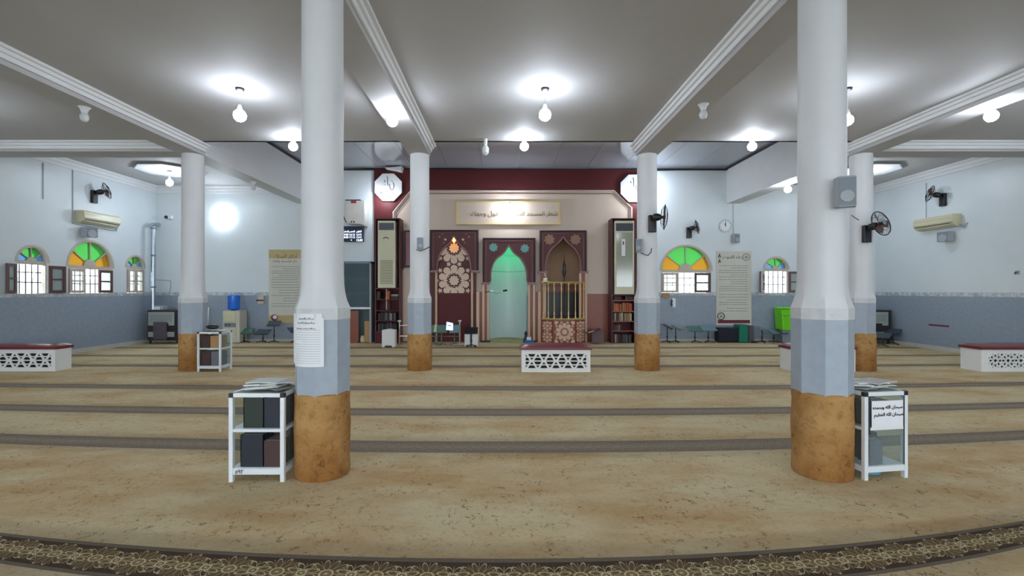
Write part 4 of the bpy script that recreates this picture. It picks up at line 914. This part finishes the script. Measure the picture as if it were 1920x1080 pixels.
PB = [mat('news_print', (196, 194, 190), .8, var=.25, sc=60), mat('pale_cover', (202, 208, 204), .6, var=.12, sc=30), mat('white_cover', (222, 224, 224), .6, var=.1, sc=30), mat('olive_cover', (120, 124, 112), .6, var=.3, sc=40)]
for i, (x, y, rz, k) in enumerate(((.2, .2, .1, 0), (.3, .17, -.5, 3), (.19, .16, .3, 2), (.24, .2, -.2, 0), (.18, .19, .15, 2), (.28, .2, .5, 0), (.2, .2, -.05, 1))):
    booklet(b1, 0, x, y, .70 + .0085 * i, .25, .19, rz, PB[k], 'pale booklet topping the pile on the left near case' if i == 6 else '%s loose paper from the bottom of the pile on the left near case' % ORD[i], 'papers on the left near case')
for i, (x, y, rz, k) in enumerate(((.2, .19, .2, 0), (.12, .2, 1.2, 3), (.25, .17, .1, 1), (.1, .22, 1.35, 1), (.22, .21, -.1, 2), (.28, .17, .3, 0))):
    booklet(b2, r2, x, y, .70 + .0085 * i, .27, .19, rz, PB[k], '%s loose paper from the bottom of the pile on the right near case' % ORD[i], 'papers on the right near case')
for i, (x, y, rz, k) in enumerate(((.12, .2, .2, 3), (.3, .2, .1, 2), (.2, .17, -.2, 0))):
    booklet(b3, 0, x, y, .74 + .0085 * i, .22, .17, rz, PB[k], ('dark', 'white', 'grey')[i] + ' booklet on the far left case top', 'papers on the far left case')
m = MB().ball((0, 0, .05), .09, 2, (1.3, .9, .55)); o = obj1(m, 'cap', 'black', 'black bundled cap on top of the far left case', 'cap', smooth=True); o.location = (b3[0] + .14, b3[1] + .24, .765)

# ---------------------------------------------------------------- lattice benches
def bench(x0, yf, w, d, label, kind):
    t = thing('bench', label, 'bench', (x0 + w / 2, yf + d / 2, 0), 0, 'white lattice benches with maroon cushions'); hgt = .41
    L = lambda x, y: (x - w / 2, y - d / 2)
    holes = []; fx0, fx1, fz0, fz1 = w * .06, w * .94, .065, .345
    if kind == 'tri':
        n = 5; pw_ = (fx1 - fx0) / n; rh = (fz1 - fz0) / 4; g = .02
        for r in range(4):
            za, zb = fz1 - rh * (r + 1) + g / 2, fz1 - rh * r - g / 2; up = r in (0, 2); sh = pw_ / 2 if r in (1, 2) else 0
            for k in range(-1, n + 1):
                xc_ = fx0 + pw_ * (k + .5) + sh; wl, ws = pw_ * .315, pw_ * .175      # trapezium then small triangle
                tr = [(xc_ - wl, zb), (xc_ - ws, za), (xc_ + ws, za), (xc_ + wl, zb)] if up else [(xc_ - ws, zb), (xc_ - wl, za), (xc_ + wl, za), (xc_ + ws, zb)]
                xt = xc_ + pw_ / 2; tr2 = [(xt - .032, za), (xt + .032, za), (xt, zb - .006)] if up else [(xt - .032, zb), (xt, za + .006), (xt + .032, zb)]
                for q in (tr, tr2):
                    o = clip([(a * 100, b * 100) for a, b in q], (fx0 * 100, fz0 * 100, fx1 * 100, fz1 * 100))
                    if o: holes.append([(a / 100, b / 100) for a, b in o])
    else:
        for cx_ in (.21, .4, .59, .78):
            for p in girih(w * cx_, .205, .122, 8) + [star((w * (cx_ + .095), .205 + q_ * .11), .04, .018, 6) for q_ in (-1, 1)]:
                o = clip([(a * 100, b * 100) for a, b in p], (fx0 * 100, fz0 * 100, fx1 * 100, fz1 * 100))
                if o:
                    o = [(a / 100, b / 100) for a, b in o]; c = (sum(a for a, b in o) / len(o), sum(b for a, b in o) / len(o))
                    if all((c[0] - e[0]) ** 2 + (c[1] - e[1]) ** 2 > .0004 for e in [(sum(a for a, b in h) / len(h), sum(b for a, b in h) / len(h)) for h in holes]): holes.append([(c[0] + (a - c[0]) * .86, c[1] + (b - c[1]) * .86) for a, b in o])
    for nm, yy in (('front_lattice', 0), ('back_lattice', d - .018)):
        m = MB().plate([(0, 0), (w, 0), (w, hgt), (0, hgt)], holes if nm[0] == 'f' else [], yy, yy + .018); m.b.transform(Matrix.Translation((-w / 2, -d / 2, 0))); m.build(nm if nm[0] == 'f' else 'back_panel', 'whitew', t)
    for xx in (0, w - .018): m = MB().box(xx, .018, 0, xx + .018, d - .018, hgt); m.b.transform(Matrix.Translation((-w / 2, -d / 2, 0))); m.build('side_panel', 'whitew', t)
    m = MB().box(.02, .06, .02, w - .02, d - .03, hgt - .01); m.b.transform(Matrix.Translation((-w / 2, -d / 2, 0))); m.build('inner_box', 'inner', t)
    m = MB(); nx, ny = 16, 6; g = []
    for i in range(nx + 1):
        row = []
        for j in range(ny + 1):
            u, v = i / nx, j / ny; e = (1 - (2 * u - 1) ** 22) * (1 - (2 * v - 1) ** 16); row.append(m.b.verts.new((-w / 2 - .025 + (w + .05) * u, -d / 2 - .02 + (d + .04) * v, hgt + .05 + .04 * max(0, e) ** .6)))
        g.append(row)
    for i in range(nx):
        for j in range(ny): m.b.faces.new((g[i][j], g[i + 1][j], g[i + 1][j + 1], g[i][j + 1]))
    rim = [g[i][0] for i in range(nx + 1)] + [g[nx][j] for j in range(1, ny + 1)] + [g[i][ny] for i in range(nx - 1, -1, -1)] + [g[0][j] for j in range(ny - 1, 0, -1)]
    lo = [m.b.verts.new((v.co.x, v.co.y, hgt)) for v in rim]
    for i in range(len(rim)): m.b.faces.new((rim[i], rim[(i + 1) % len(rim)], lo[(i + 1) % len(rim)], lo[i]))
    m.b.faces.new(lo[::-1]); m.build('cushion', 'leather', t, smooth=True)
    return t
bench(.324, 8.63, 1.265, .42, 'white triangle lattice bench standing alone in the middle of the hall', 'tri')
bench(-9.62, 8.72, 1.28, .33, 'white triangle lattice bench at the far left edge', 'tri')
bench(5.34, 8.68, 1.16, .40, 'white lattice bench mostly hidden behind the nearest right column', 'tri')
bench(8.83, 8.68, 1.25, .40, 'white bench with rosette fretwork at the far right edge', 'ros')

# ---------------------------------------------------------------- wall fans
def fan(loc, rz, aim, tilt, r, label):
    # base plate on the wall faces -y of the local frame; the head is turned by aim about z and tilted
    t = thing('wall_fan', label, 'fan', loc, rz, 'black wall fans')
    MB().box(-.07, -.08, -.17, .07, -.001, .15).build('wall_bracket', 'black', t, bevel=.012)
    MB().tube([(0, -.04, .06), (0, -.12, .09)], .024, 8).build('arm', 'black', t)
    Rm = Matrix.Translation((0, -.13, .1)) @ Matrix.Rotation(aim, 4, 'Z') @ Matrix.Rotation(tilt, 4, 'X') @ Matrix.Rotation(PI / 2, 4, 'X')   # head axis: local z -> -y
    def bld(m, n, mt, **k): m.b.transform(Rm); return m.build(n, mt, t, **k)
    bld(MB().lathe([(.03, -.02), (.065, .0), (.07, .07), (.05, .12), (.03, .13)], n=16), 'motor', 'black', smooth=True)
    z0, z1, z2 = .13, .17, .24
    c = lambda q, z: [(q * math.cos(i * PI / 12), q * math.sin(i * PI / 12), z) for i in range(24)]
    m = MB(); m.tube(c(r, (z0 + z2) / 2 + .005), .009, 6, closed=True); m.tube(c(r * .62, z2 - .008), .003, 4, closed=True); m.tube(c(r * .62, z0), .003, 4, closed=True)
    for k in range(24):
        a = 2 * PI * k / 24; ca, sa = math.cos(a), math.sin(a)
        m.tube([(.04 * ca, .04 * sa, z2 + .005), (r * .6 * ca, r * .6 * sa, z2 - .008), (r * ca, r * sa, (z0 + z2) / 2 + .005)], .0022, 3)
        if k % 2: m.tube([(.06 * ca, .06 * sa, z0 - .005), (r * .6 * ca, r * .6 * sa, z0), (r * ca, r * sa, (z0 + z2) / 2 + .005)], .0022, 3)
    bld(m, 'cage', 'blackm'); bld(MB().lathe([(.045, z2 - .002), (.045, z2 + .008)], n=16), 'badge', 'steel'); bld(MB().lathe([(.03, z0), (.03, z2 - .03)], n=12), 'hub', 'black')
    for k in range(3):
        a0 = 2 * PI * k / 3; m = MB(); F_ = []
        for j, (q, w) in enumerate(((.03, .12), (.45, .55), (.8, .62), (.9, .45))):
            for s in (-1, 1): F_.append(m.b.verts.new((q * r * math.cos(a0) - s * w * r * .45 * math.sin(a0), q * r * math.sin(a0) + s * w * r * .45 * math.cos(a0), z1 + .015 + s * .02)))
        for j in range(3): m.b.faces.new((F_[2 * j], F_[2 * j + 2], F_[2 * j + 3], F_[2 * j + 1]))
        bld(m, 'blade', mat('smoked_blade', (96, 66, 56), .3) if k == 0 and 'smoked_blade' not in bpy.data.materials else bpy.data.materials['smoked_blade'])
    return t
fan((X(185, 12) if False else XL, 11.75, 3.86), PI / 2, .4, -.3, .20, 'black fan above the left wall air conditioner')
fan((XR, 11.72, 3.78), -PI / 2, -.45, -.3, .20, 'black fan above the right wall air conditioner')
fan((X(1222, 8.74), 8.755, Z(419, 8.74)), 0, 1.22, .06, .225, 'black fan on the column right of the centre bench')
fan((X(1291, YB), YB, Z(436, YB)), 0, 1.05, -.2, .20, 'black fan above the larger front window')
fan((X(1623, 8.74), 8.755, Z(438, 8.74)), 0, .3, -.25, .225, 'black fan on the far right column, partly behind the nearest one')

# ---------------------------------------------------------------- split air conditioners on the side walls
def split(loc, rz, label):
    t = thing('split_air_conditioner', label, 'air conditioner', loc, rz, 'split air conditioners on the side walls'); w, h = .54, .30
    pr = [(-.001, 0), (-.001, h), (-.19, h), (-.225, h - .03), (-.235, h * .4), (-.19, .05), (-.12, 0)]
    m = MB(); m.plate([(a, b) for a, b in pr], [], -w, w, 'YZ'); m.build('body', 'acbeige', t, bevel=.012)
    R_ = [(-w + .05, .04), (w - .05, .04), (w - .05, .055), (-w + .05, .055)]
    MB().box(-w + .05, -.235, .075, w - .05, -.215, .085).build('slot', 'dark', t); MB().box(-w + .08, -.215, .035, w - .08, -.165, .045).build('louvre', 'accream', t)
    MB().box(-w + .02, -.238, .2, w - .02, -.229, .204).build('panel_seam', 'acgrey', t)
    MB().tube([(w, -.05, .04), (w + .05, -.04, .0), (w + .09, -.03, -.06), (w + .12, -.03, .02), (w + .16, -.01, .05)], .014, 6).build('pipe', 'spk', t)
    return t
split((XL, 11.80, 3.14), PI / 2, 'yellowed split air conditioner on the left wall under a fan')
split((XR, 11.82, 3.06), -PI / 2, 'yellowed split air conditioner on the right wall under a fan')
# ---------------------------------------------------------------- loudspeakers
def speaker(loc, rz, w, h, d, label, turn=0.0):
    t = thing('loudspeaker', label, 'loudspeaker', loc, rz, 'grey loudspeakers'); Rm = Matrix.Rotation(turn, 4, 'Z')
    m = MB().plate([(-w / 2, -.08), (w / 2, -.08), (w / 2 * .8, -.08 - d), (-w / 2 * .8, -.08 - d)], [], -h / 2, h / 2, 'XY'); m.b.transform(Rm); m.build('cabinet', 'spk', t, bevel=.01)
    m = MB().box(-w * .37, -.085 - d, -h * .45, w * .37, -.08 - d, h * .45); m.b.transform(Rm); m.build('grille', 'spk2', t, bevel=.004)
    m = MB().lathe([(w * .3, 0), (w * .3, .006)], n=20); m.b.transform(Rm @ Matrix.Translation((0, -.085 - d, -h * .16)) @ Matrix.Rotation(PI / 2, 4, 'X')); m.build('woofer', 'spk', t)
    MB().box(-.02, -.09, -.03, .02, -.001, .03).build('bracket', 'spk2', t)
    return t
speaker((2.665, 3.702, 2.255), 0, .15, .235, .08, 'grey loudspeaker on the nearest right column', -.42)
speaker((2.56, 8.79, Z(461, 8.7)), -.3, .13, .25, .09, 'pale loudspeaker on the column right of the centre bench', -.2)
speaker((-1.57, 8.768, Z(458, 8.7)), 0, .12, .24, .09, 'small grey loudspeaker on the column left of the pulpit wall', .2)
speaker((X(1375, YB), YB, Z(448, YB)), 0, .20, .26, .12, 'grey loudspeaker on the front wall under the clock', .1)
speaker((XL, 11.55, 2.93), PI / 2, .32, .24, .16, 'grey loudspeaker on the left wall under the air conditioner', -.3)
speaker((XR, 11.6, 2.83), -PI / 2, .30, .24, .16, 'grey loudspeaker on the right wall under the air conditioner', .3)
# clock
t = thing('wall_clock', 'round wall clock with a pale face right of the wall fan', 'clock', (X(1359, YB), YB - .001, Z(424, YB))); Rc = Matrix.Rotation(PI / 2, 4, 'X')
for nm, pr, mt in (('case', [(.185, 0), (.185, .04)], 'steel'), ('face', [(.165, .041), (.165, .044)], 'white')): m = MB().lathe(pr, n=28); m.b.transform(Rc); m.build(nm, mt, t, smooth=False)
MB().box(-.008, -.05, -.02, .008, -.046, .12).build('hand', 'ink', t); MB().tube([(0, -.048, 0), (-.03, -.048, .07)], .007, 4).build('hand', 'ink', t)
for k in range(12): a = k * PI / 6; MB().box(.145 * math.cos(a) - .008, -.048, .145 * math.sin(a) - .008, .145 * math.cos(a) + .008, -.044, .145 * math.sin(a) + .008).build('hour_mark', 'ink', t)
# small camera on the back wall, hook and label on the right wall
t = thing('security_camera', 'white dome security camera on the far left wall', 'camera', (X(319, YB), YB - .001, Z(408, YB)))
MB().box(-.1, -.08, -.05, .1, 0, .05).build('mount', 'white', t, bevel=.02); MB().ball((-.05, -.1, 0), .05, 2).build('lens', 'black', t, smooth=True)
t = thing('wall_hook', 'small dark hook on the right wall', 'hook', (XR, 10.05, 1.89)); MB().box(-.015, -.04, -.04, 0, .04, .04).build('plate', 'spk', t); MB().tube([(-.01, 0, 0), (-.06, 0, 0), (-.06, 0, -.04)], .012, 6).build('peg', 'dark', t)
obj1(MB().box(XR - .006, 11.6, .595, XR - .0, 12.15, .64), 'wall_label', 'inkr', 'small red label strip low on the right wall', 'label')
obj1(MB().box(X(1254, YB) - .2, YB - .06, Z(558, YB), X(1254, YB) + .0, YB - .001, Z(549, YB)), 'wooden_block', 'tan_cover', 'small wooden ledge under the larger front window', 'ledge')
t = thing('wall_telephone', 'white handset on the grey dado under the larger front window', 'telephone', (X(1263, YB), YB - .001, Z(576, YB)))
MB().box(-.06, -.04, 0, .05, 0, .26).build('body', 'white', t, bevel=.012); MB().tube([(-.06, -.05, .03), (-.075, -.06, .12), (-.06, -.05, .22)], .016, 8).build('handset', 'dark', t)
t = thing('socket_box', 'beige box with a brown strip on the dado beside the left poster', 'box', (X(490, YB), YB - .001, Z(570, YB)))
MB().box(-.08, -.05, 0, .09, 0, .26).build('body', 'tile', t, bevel=.008); MB().box(-.12, -.07, .09, .09, -.05, .13).build('strip', 'brown_cover', t)
obj1(MB().tube([(X(387, 13.6), 13.6, .014), (X(388, 13.7), 13.78, Z(576, 13.7))], .016, 8), 'broom_handle', 'white', 'white broom stick leaning on the wall behind the far left case', 'stick')
obj1(MB().plate(pp([(722, 315), (752, 321), (754, 312), (740, 314)], 13.6), [], 13.55, YB - .001), 'cable_trunking', 'white', 'loose white trunking piece at the ceiling above the left plaque', 'trunking')
# cables along the raised ceiling edge and walls
obj1(MB().tube([(X(p, 13.84), 13.84, Z(q, 13.84)) for p, q in ((646, 314), (700, 316), (770, 316.5), (830, 315.5), (900, 317), (960, 318), (1060, 319), (1190, 321), (1300, 318), (1370, 319))], .014, 5), 'cable', 'dark', 'dark cable running along the top of the maroon panelling', 'cable')
obj1(MB().tube([(XR - .012, 12.22, 4.3), (XR - .012, 12.22, 3.36)], .01, 4), 'cable', 'spk', 'thin pale cable down to the right wall air conditioner', 'cable')
obj1(MB().tube([(XL + .012, 10.48, 4.35), (XL + .012, 10.48, 3.55)], .01, 4), 'cable', 'spk', 'thin pale cable on the left wall above the small arched window', 'cable')
obj1(MB().tube([(XL + .012, 11.2, 4.4), (XL + .012, 11.2, 3.1), (XL + .012, 12.4, 3.08)], .01, 4), 'cable', 'spk', 'thin pale cable framing the left wall air conditioner', 'cable')
obj1(MB().tube([(X(1375, 13.88), 13.885, Z(q, 13.88)) for q in (378, 400, 438)], .008, 4), 'cable', 'spk', 'thin cable down the front wall to the loudspeaker', 'cable')
obj1(MB().tube([(X(a, 8.7), 8.745, Z(b, 8.7)) for a, b in ((1600, 403), (1607, 408), (1614, 412))], .008, 4), 'cable', 'dark', 'short black cable at the far right column fan', 'cable')
obj1(MB().tube([(X(a, 8.66), 8.70, Z(b, 8.66)) for a, b in ((1203, 474), (1210, 477), (1216, 479), (1222, 473), (1223, 465))], .008, 4), 'cable', 'dark', 'curled cable under the pale column loudspeaker', 'cable')
obj1(MB().tube([(X(a, 8.62), 8.66, Z(b, 8.62)) for a, b in ((780, 468), (788, 470), (796, 467), (806, 462))], .008, 4), 'cable', 'dark', 'cable crossing the column under the small loudspeaker', 'cable')

# ---------------------------------------------------------------- water dispenser, heaters
y = 13.35; t = thing('water_dispenser', 'cream water dispenser with a blue bottle by the left front wall', 'water dispenser', (X(433, y), y, 0)); w = .24
MB().box(-w, 0, .014, w, .4, .93).build('body', 'disp', t, bevel=.02); MB().box(-w + .05, -.012, .62, w - .12, 0, .9).build('upper_front', 'accream', t, bevel=.008)
MB().box(-w + .04, -.005, .46, w - .1, .0, .58).build('tap_recess', 'spk2', t); 
for xx in (-.12, -.03): MB().lathe([(.014, 0), (.014, .06)], (xx, -.03, .5), 8).build('tap', 'black', t)
MB().box(-w + .04, -.012, .05, w - .1, 0, .44).build('lower_front', 'disp', t, bevel=.006)
MB().lathe([(.06, .93), (.15, .97), (.16, 1.02), (.152, 1.1), (.16, 1.14), (.152, 1.22), (.16, 1.28), (.155, 1.36), (.08, 1.385)], (-.02, .18, 0), 24).build('bottle', 'bottle', t, smooth=True)
def heater(x, y, label, w, side):
    t = thing('gas_heater', label, 'heater', (x, y, 0), 0, 'black gas heaters in the corners'); h = .95
    MB().box(-w / 2, 0, .1, w / 2, .42, h).build('body', 'hbody', t, bevel=.01)
    for xx in (-w / 2 + .03, w / 2 - .07): MB().box(xx, .03, .012, xx + .04, .07, .1).build('foot', 'hbody', t)
    MB().plate([(-w / 2 + .03, .9), (-w / 2 + .03, .52), (-w / 2 + .25, .52), (-w / 2 + .25, .58), (w / 2 - .26, .58), (w / 2 - .26, .52), (w / 2 - .1, .52), (w / 2 - .1, .9)], [], -.012, 0).build('grille', 'hpan', t); g_ = COL.objects[-1]
    for k in range(6): MB().box(-w / 2 + .09, -.02, .64 + .035 * k, w / 2 - .16, -.012, .652 + .035 * k).build('grille_bar', 'spk2', g_)
    MB().box(-w / 2 + .03, -.012, .2, w / 2 - .1, 0, .34).build('lower_grille', 'hpan', t)
    return t
t = heater(X(305, 13.2), 13.2, 'black gas heater with grey grilles in the far left corner', .86, 0)
MB().box(-.22, -.02, .13, .14, -.06, .62).build('burner_door', 'mauve', t)['label'] = 'dark dented burner door'
heater(10.45, 13.2, 'black gas heater mostly hidden behind the far right column', .9, 1)
t = thing('flue_pipe', 'shiny metal flue pipe rising above the far left heater', 'pipe', (X(287.5, 13.45), 13.45, .96))
xx = 0; hh = Z(425, 13.45) - .96
MB().tube([(0, 0, 0), (0, 0, hh)], .062, 14).build('pipe', 'steel', t, smooth=True)
MB().tube([(0, 0, hh - .02), (-.05, .06, hh + .06), (-.08, .32, hh + .1)], .062, 14).build('elbow', 'steel', t, smooth=True)
for z in (.62, 1.52, 2.3): MB().lathe([(.068, z), (.068, z + .05)], n=14).build('collar', 'spk2', t)
t = thing('gas_pipe', 'thin grey gas pipe bent over the far left heater', 'pipe', (X(316, 13.86), 13.86, .96))
MB().tube([(.02, 0, 0), (.02, 0, .5), (.06, 0, .62), (.06, 0, .84), (-.38, 0, .86)], .012, 6).build('pipe', 'spk', t)
obj1(MB().tube([(10.3, 13.86, .96), (10.33, 13.86, 1.55), (10.37, 13.86, 1.62)], .016, 6), 'gas_pipe', 'spk2', 'grey gas pipe above the far right heater', 'pipe')
t = thing('regulator_box', 'small white and grey box on top of the far left heater', 'box', (X(296, 13.35), 13.35, .952)); MB().box(-.14, 0, 0, .14, .2, .12).build('body', 'spk', t, bevel=.02); MB().box(-.12, -.01, .01, .06, 0, .09).build('front', 'white', t)

# ---------------------------------------------------------------- folding book stands (tray on a pole)
def stand(px, py, hpx, label, rz, col, tw=.36, td=.26, pit=.5, pole=None):
    Y = min(13.55, H * F / (py - CY)); t = thing('book_stand', label, 'book stand', (X(px, Y), Y, 0), rz, 'folding book stands along the front wall'); h = hpx / F * Y - .08
    MB().tube([(0, 0, .02), (0, 0, h)], .014, 8).build('pole', pole or 'black', t)
    for k in range(3): a = 2 * PI * k / 3 - .5; MB().tube([(0, 0, .06), (.17 * math.cos(a), .17 * math.sin(a), .014)], .012, 6).build('foot', pole or 'black', t)
    MB().lathe([(.024, h * .3), (.024, h * .3 + .06)], n=10).build('clamp', pole or 'black', t)
    R = Matrix.Translation((0, 0, h)) @ Matrix.Rotation(pit, 4, 'X')
    m = MB().box(-tw / 2, -td / 2, 0, tw / 2, td / 2, .014).box(-tw / 2, -td / 2 - .02, 0, tw / 2, -td / 2, .04); m.b.transform(R); m.build('tray', col, t, bevel=.004)
    return t
S = [(458, 639, 27, 'green book stand right beside the water dispenser', .3, 'standg', 0, .42), (493, 641, 25, 'charcoal book stand between the green one and the tall one, at left', -.1, 'standk', .25, .40), (514, 640, 41, 'taller dark book stand carrying a red and white ball, left wall', .2, 'standk', .3, .34),
     (552, 640, 29, 'book stand half hidden behind the nearest left column', .9, 'standk', 0, .34), (1251, 641, 35, 'black tilted book stand nearest the middle right column', 1.1, 'standk', 0, .34), (1267, 641, 33, 'grey green book stand second from the middle right column', 1.1, 'standg', 0, .32),
     (1303, 641, 31, 'dark book stand with wide green tray below the larger front window', .1, 'standg', 0, .44), (1328, 641, 32, 'pale teal book stand just left of the dark rolled mat', .1, 'standt', 0, .42), (1429, 641, 30, 'grey book stand right of the green and dark mats', 1.0, 'standt', 0, .36),
     (1451, 641, 26, 'grey blue book stand left of the lime green bin', .5, 'standt', 0, .36), (1469, 641, 26, 'charcoal book stand at the foot of the lime green bin', .3, 'standk', 0, .34), (1656, 650, 26, 'book stand with a white edge beside the far right heater', -1.0, 'standk', 0, .34), (1675, 646, 30, 'black tilted book stand nearest the right wall', -1.0, 'standk', 0, .34)]
for px, py, hp, lb, rz, c, _, tw in S: stand(px, py, hp, lb, rz, c, tw)
Y = H * F / 95; t = thing('ball', 'red and white ball on the tall book stand at left', 'ball', (X(515, Y), Y, Z(603, Y) + .01)); MB().ball((0, 0, .11), .1, 3).build('shell', mat('ball_red', (140, 66, 62), .4), t, smooth=True)
MB().ball((.03, -.05, .12), .065, 2).build('patch', 'white', t, smooth=True)
# mats, green block, bin
obj1(MB().box(X(1348, 13.5), 13.5, .012, X(1386, 13.5), 13.8, Z(615, 13.5)), 'folded_mat', 'navy', 'dark navy folded mat under the right poster', 'mat', bevel=.03)
obj1(MB().box(X(1386.5, 13.45), 13.45, .012, X(1403.5, 13.45), 13.8, Z(609, 13.45)), 'folded_mat', 'green', 'green folded mat standing beside the dark navy mat', 'mat', bevel=.02)
obj1(MB().plate([(X(1404, 13.5), .012), (X(1415, 13.5), .012), (X(1413, 13.5), Z(611, 13.5)), (X(1404, 13.5), Z(610, 13.5))], [], 13.5, 13.8), 'folded_mat', 'mauve', 'grey mauve folded mat right of the green one', 'mat', bevel=.02)
obj1(MB().box(X(1412, 13.4), 13.4, .012, X(1421, 13.4), 13.6, .05), 'shoe_pad', 'dark', 'small dark pad on the carpet right of the folded mats', 'pad', bevel=.01)
y = 13.4; t = thing('waste_bin', 'lime green plastic bin on a stand, left of the nearest right column', 'bin', (X(1484, y), y, 0)); cx = 0
m = MB(); a = [(-.24, .36), (.24, .36), (.29, .98), (-.29, .98)]; m.plate(a, [], 0, .38); m.build('body', 'lime', t, bevel=.03); MB().box(-.3, -.03, .78, .3, -.0, .8).build('seam', mat('lime_dark', (86, 170, 16), .5), t); MB().plate([(-.29, .98), (.29, .98), (.26, 1.02), (-.26, 1.02)], [], -.01, .39).build('lid', 'lime', t, bevel=.01)
MB().box(-.24, .02, .012, .24, .34, .36).build('stand', 'spk2', t, bevel=.01)

# ---------------------------------------------------------------- barrier, white lecterns and reading stands before the panelling
def barrier(px0, px1, py, label, hside):
    Y = H * F / (py - CY); t = thing('barrier', label, 'barrier', (X((px0 + px1) / 2, Y), Y, 0), 0, 'low metal barriers'); w = (px1 - px0) / F * Y / 2
    for xx in hside: 
        MB().tube([(xx * w, 0, .014), (xx * w, 0, .62)], .022, 10).build('post', 'chrome', t, smooth=True); MB().lathe([(.03, .62), (.05, .64), (.05, .66), (.02, .675)], (xx * w, 0, 0), 12).build('cap', 'white', t, smooth=True); MB().lathe([(.09, .012), (.09, .022), (.02, .04)], (xx * w, 0, 0), 16).build('foot', 'chrome', t)
    for z in (.22, .52): MB().tube([(-w, 0, z), (w, 0, z)], .013, 8).build('rail', 'chrome', t)
barrier(749, 800, 645, 'metal barrier with white cap, left of the middle column', (-1, 1)); barrier(803, 862, 645, 'metal barrier with white cap, right of the middle column', (-1, 1))
def whitebox(px0, px1, y0, y1, label, shp=0):
    Y = H * F / (y1 - CY); t = thing('white_box', label, 'box', (X((px0 + px1) / 2, Y), Y, 0), 0, 'small white wooden boxes'); w = (px1 - px0) / F * Y / 2; h = (y1 - y0) / F * Y
    MB().plate([(-w, 0), (-w * .6, 0), (-w * .5, .05), (w * .5, .05), (w * .6, 0), (w, 0), (w, h - .03), (w * .85, h - .03), (0, h), (-w * .85, h - .03), (-w, h - .03)], [], 0, .22).build('body', 'whitew', t)
    MB().box(-w + .0, .02, h - .03, w - 0, .2, h - .028).build('top', 'white', t)
    return t
whitebox(716, 740, 617, 651, 'white wooden box with notched foot before the left housing')
whitebox(871, 881, 625, 650, 'left of the two narrow white boxes by the mihrab'); whitebox(885, 896, 624, 650, 'right of the two narrow white boxes by the mihrab')
stand(884, 650, 36, 'black book stand between the two narrow white boxes', .0, 'black', .34, .2, .9)
Y = 12.95
for i, (px, c) in enumerate(((822, 'standg'), (828, 'standg'), (852, 'teal_cover'))):
    stand(px if i else 817, 647, 36, ('green book stand touching the middle column', 'green book stand second from the middle column', 'teal book stand behind the lit display')[i], .15 * i, c if c != 'teal_cover' else 'standt', .3, .22, 1.1, 'standg')
y = 12.55; t = thing('lit_display', 'small bright white display leaning on a teal book stand', 'display', (X(843, y), y, Z(619, y)), -.15)
MB().plate([(-.10, 0), (.1, -.01), (.1, .19), (-.08, .23)], [], -.01, .01).build('case', 'white', t); MB().plate([(-.09, .01), (.09, .0), (.09, .18), (-.075, .215)], [], -.012, -.0105).build('screen', 'lcd', t); MB().tube([(-.05, -.014, .14), (-.02, -.014, .12), (.05, -.014, .13)], .012, 5).build('emblem', 'blue', t)
obj1(MB().plate([(X(813, 12.6), Z(622, 12.6)), (X(818, 12.6), Z(623, 12.6)), (X(819, 12.6), Z(609, 12.6)), (X(815, 12.6), Z(608, 12.6))], [], 12.6, 12.66), 'book', 'cream_cover', 'cream book standing upright on the green stand beside the column', 'book')
obj1(MB().lathe([(.24, .012), (.25, .02), (.2, .035)], (X(861, 12.9), 13.0, 0), 20), 'round_tray', 'disp', 'flat pale round base on the carpet by the narrow white boxes', 'tray', smooth=True)
# microphone arm and blue tray at the mihrab
t = thing('microphone', 'white and black microphone on a horizontal arm across the mihrab', 'microphone', (X(913, 13.5), 13.58, Z(547, 13.5)))
q = lambda a, b: (X(a, 13.5) - X(913, 13.5), 0, Z(b, 13.5) - Z(547, 13.5))
MB().tube([(-.06, .1, -.02), q(914, 547), q(925, 546)], .012, 6).build('arm', 'black', t); MB().tube([q(919, 546), q(925, 546)], .03, 8).build('sleeve', 'white', t); MB().tube([q(925, 547), q(932, 551), q(940, 548)], .007, 5).build('cable', 'spk', t); MB().tube([q(924, 546), q(943, 546)], .008, 6).build('rod', 'white', t); MB().tube([q(943, 545.5), q(951, 544)], .028, 8).build('head', 'black', t)
Y = H * F / (639.5 - CY); Y = 13.5; t = thing('blue_tray', 'blue tray with a white box beside the mihrab', 'tray', (X(992, Y), Y, 0)); MB().box(-.13, -.1, .014, .13, .1, .08).build('tray', 'blue', t, bevel=.01); MB().box(-.07, -.05, .08, .06, .06, .17).build('box', 'white', t, bevel=.008)
t = thing('cloth_bundle', 'small dark bundle standing at the right foot of the mihrab', 'bundle', (X(986, 13.6), 13.55, .0)); MB().lathe([(.08, .014), (.07, .1), (.03, .2), (.05, .26), (.02, .33)], n=12).build('cloth', 'black', t, smooth=True)
# open lectern by the right housing
y = 13.3; t = thing('folding_lectern', 'dark folding lectern with an open page, right of the pulpit', 'lectern', (X(1120, y), y, 0))
for s in (-1, 1): MB().box(-.17 + .0, s * .1 - .01, .012, .17, s * .1 + .01, .38, Matrix.Rotation(s * .2, 4, 'X')).build('leaf', 'shbrown', t)
MB().box(-.22, -.15, .36, .2, .15, .38, Matrix.Rotation(-.3, 4, 'Y')).build('top', 'purple', t); MB().box(-.16, -.16, .385, .0, -.02, .39, Matrix.Rotation(-.3, 4, 'Y')).build('page', 'paper', t)
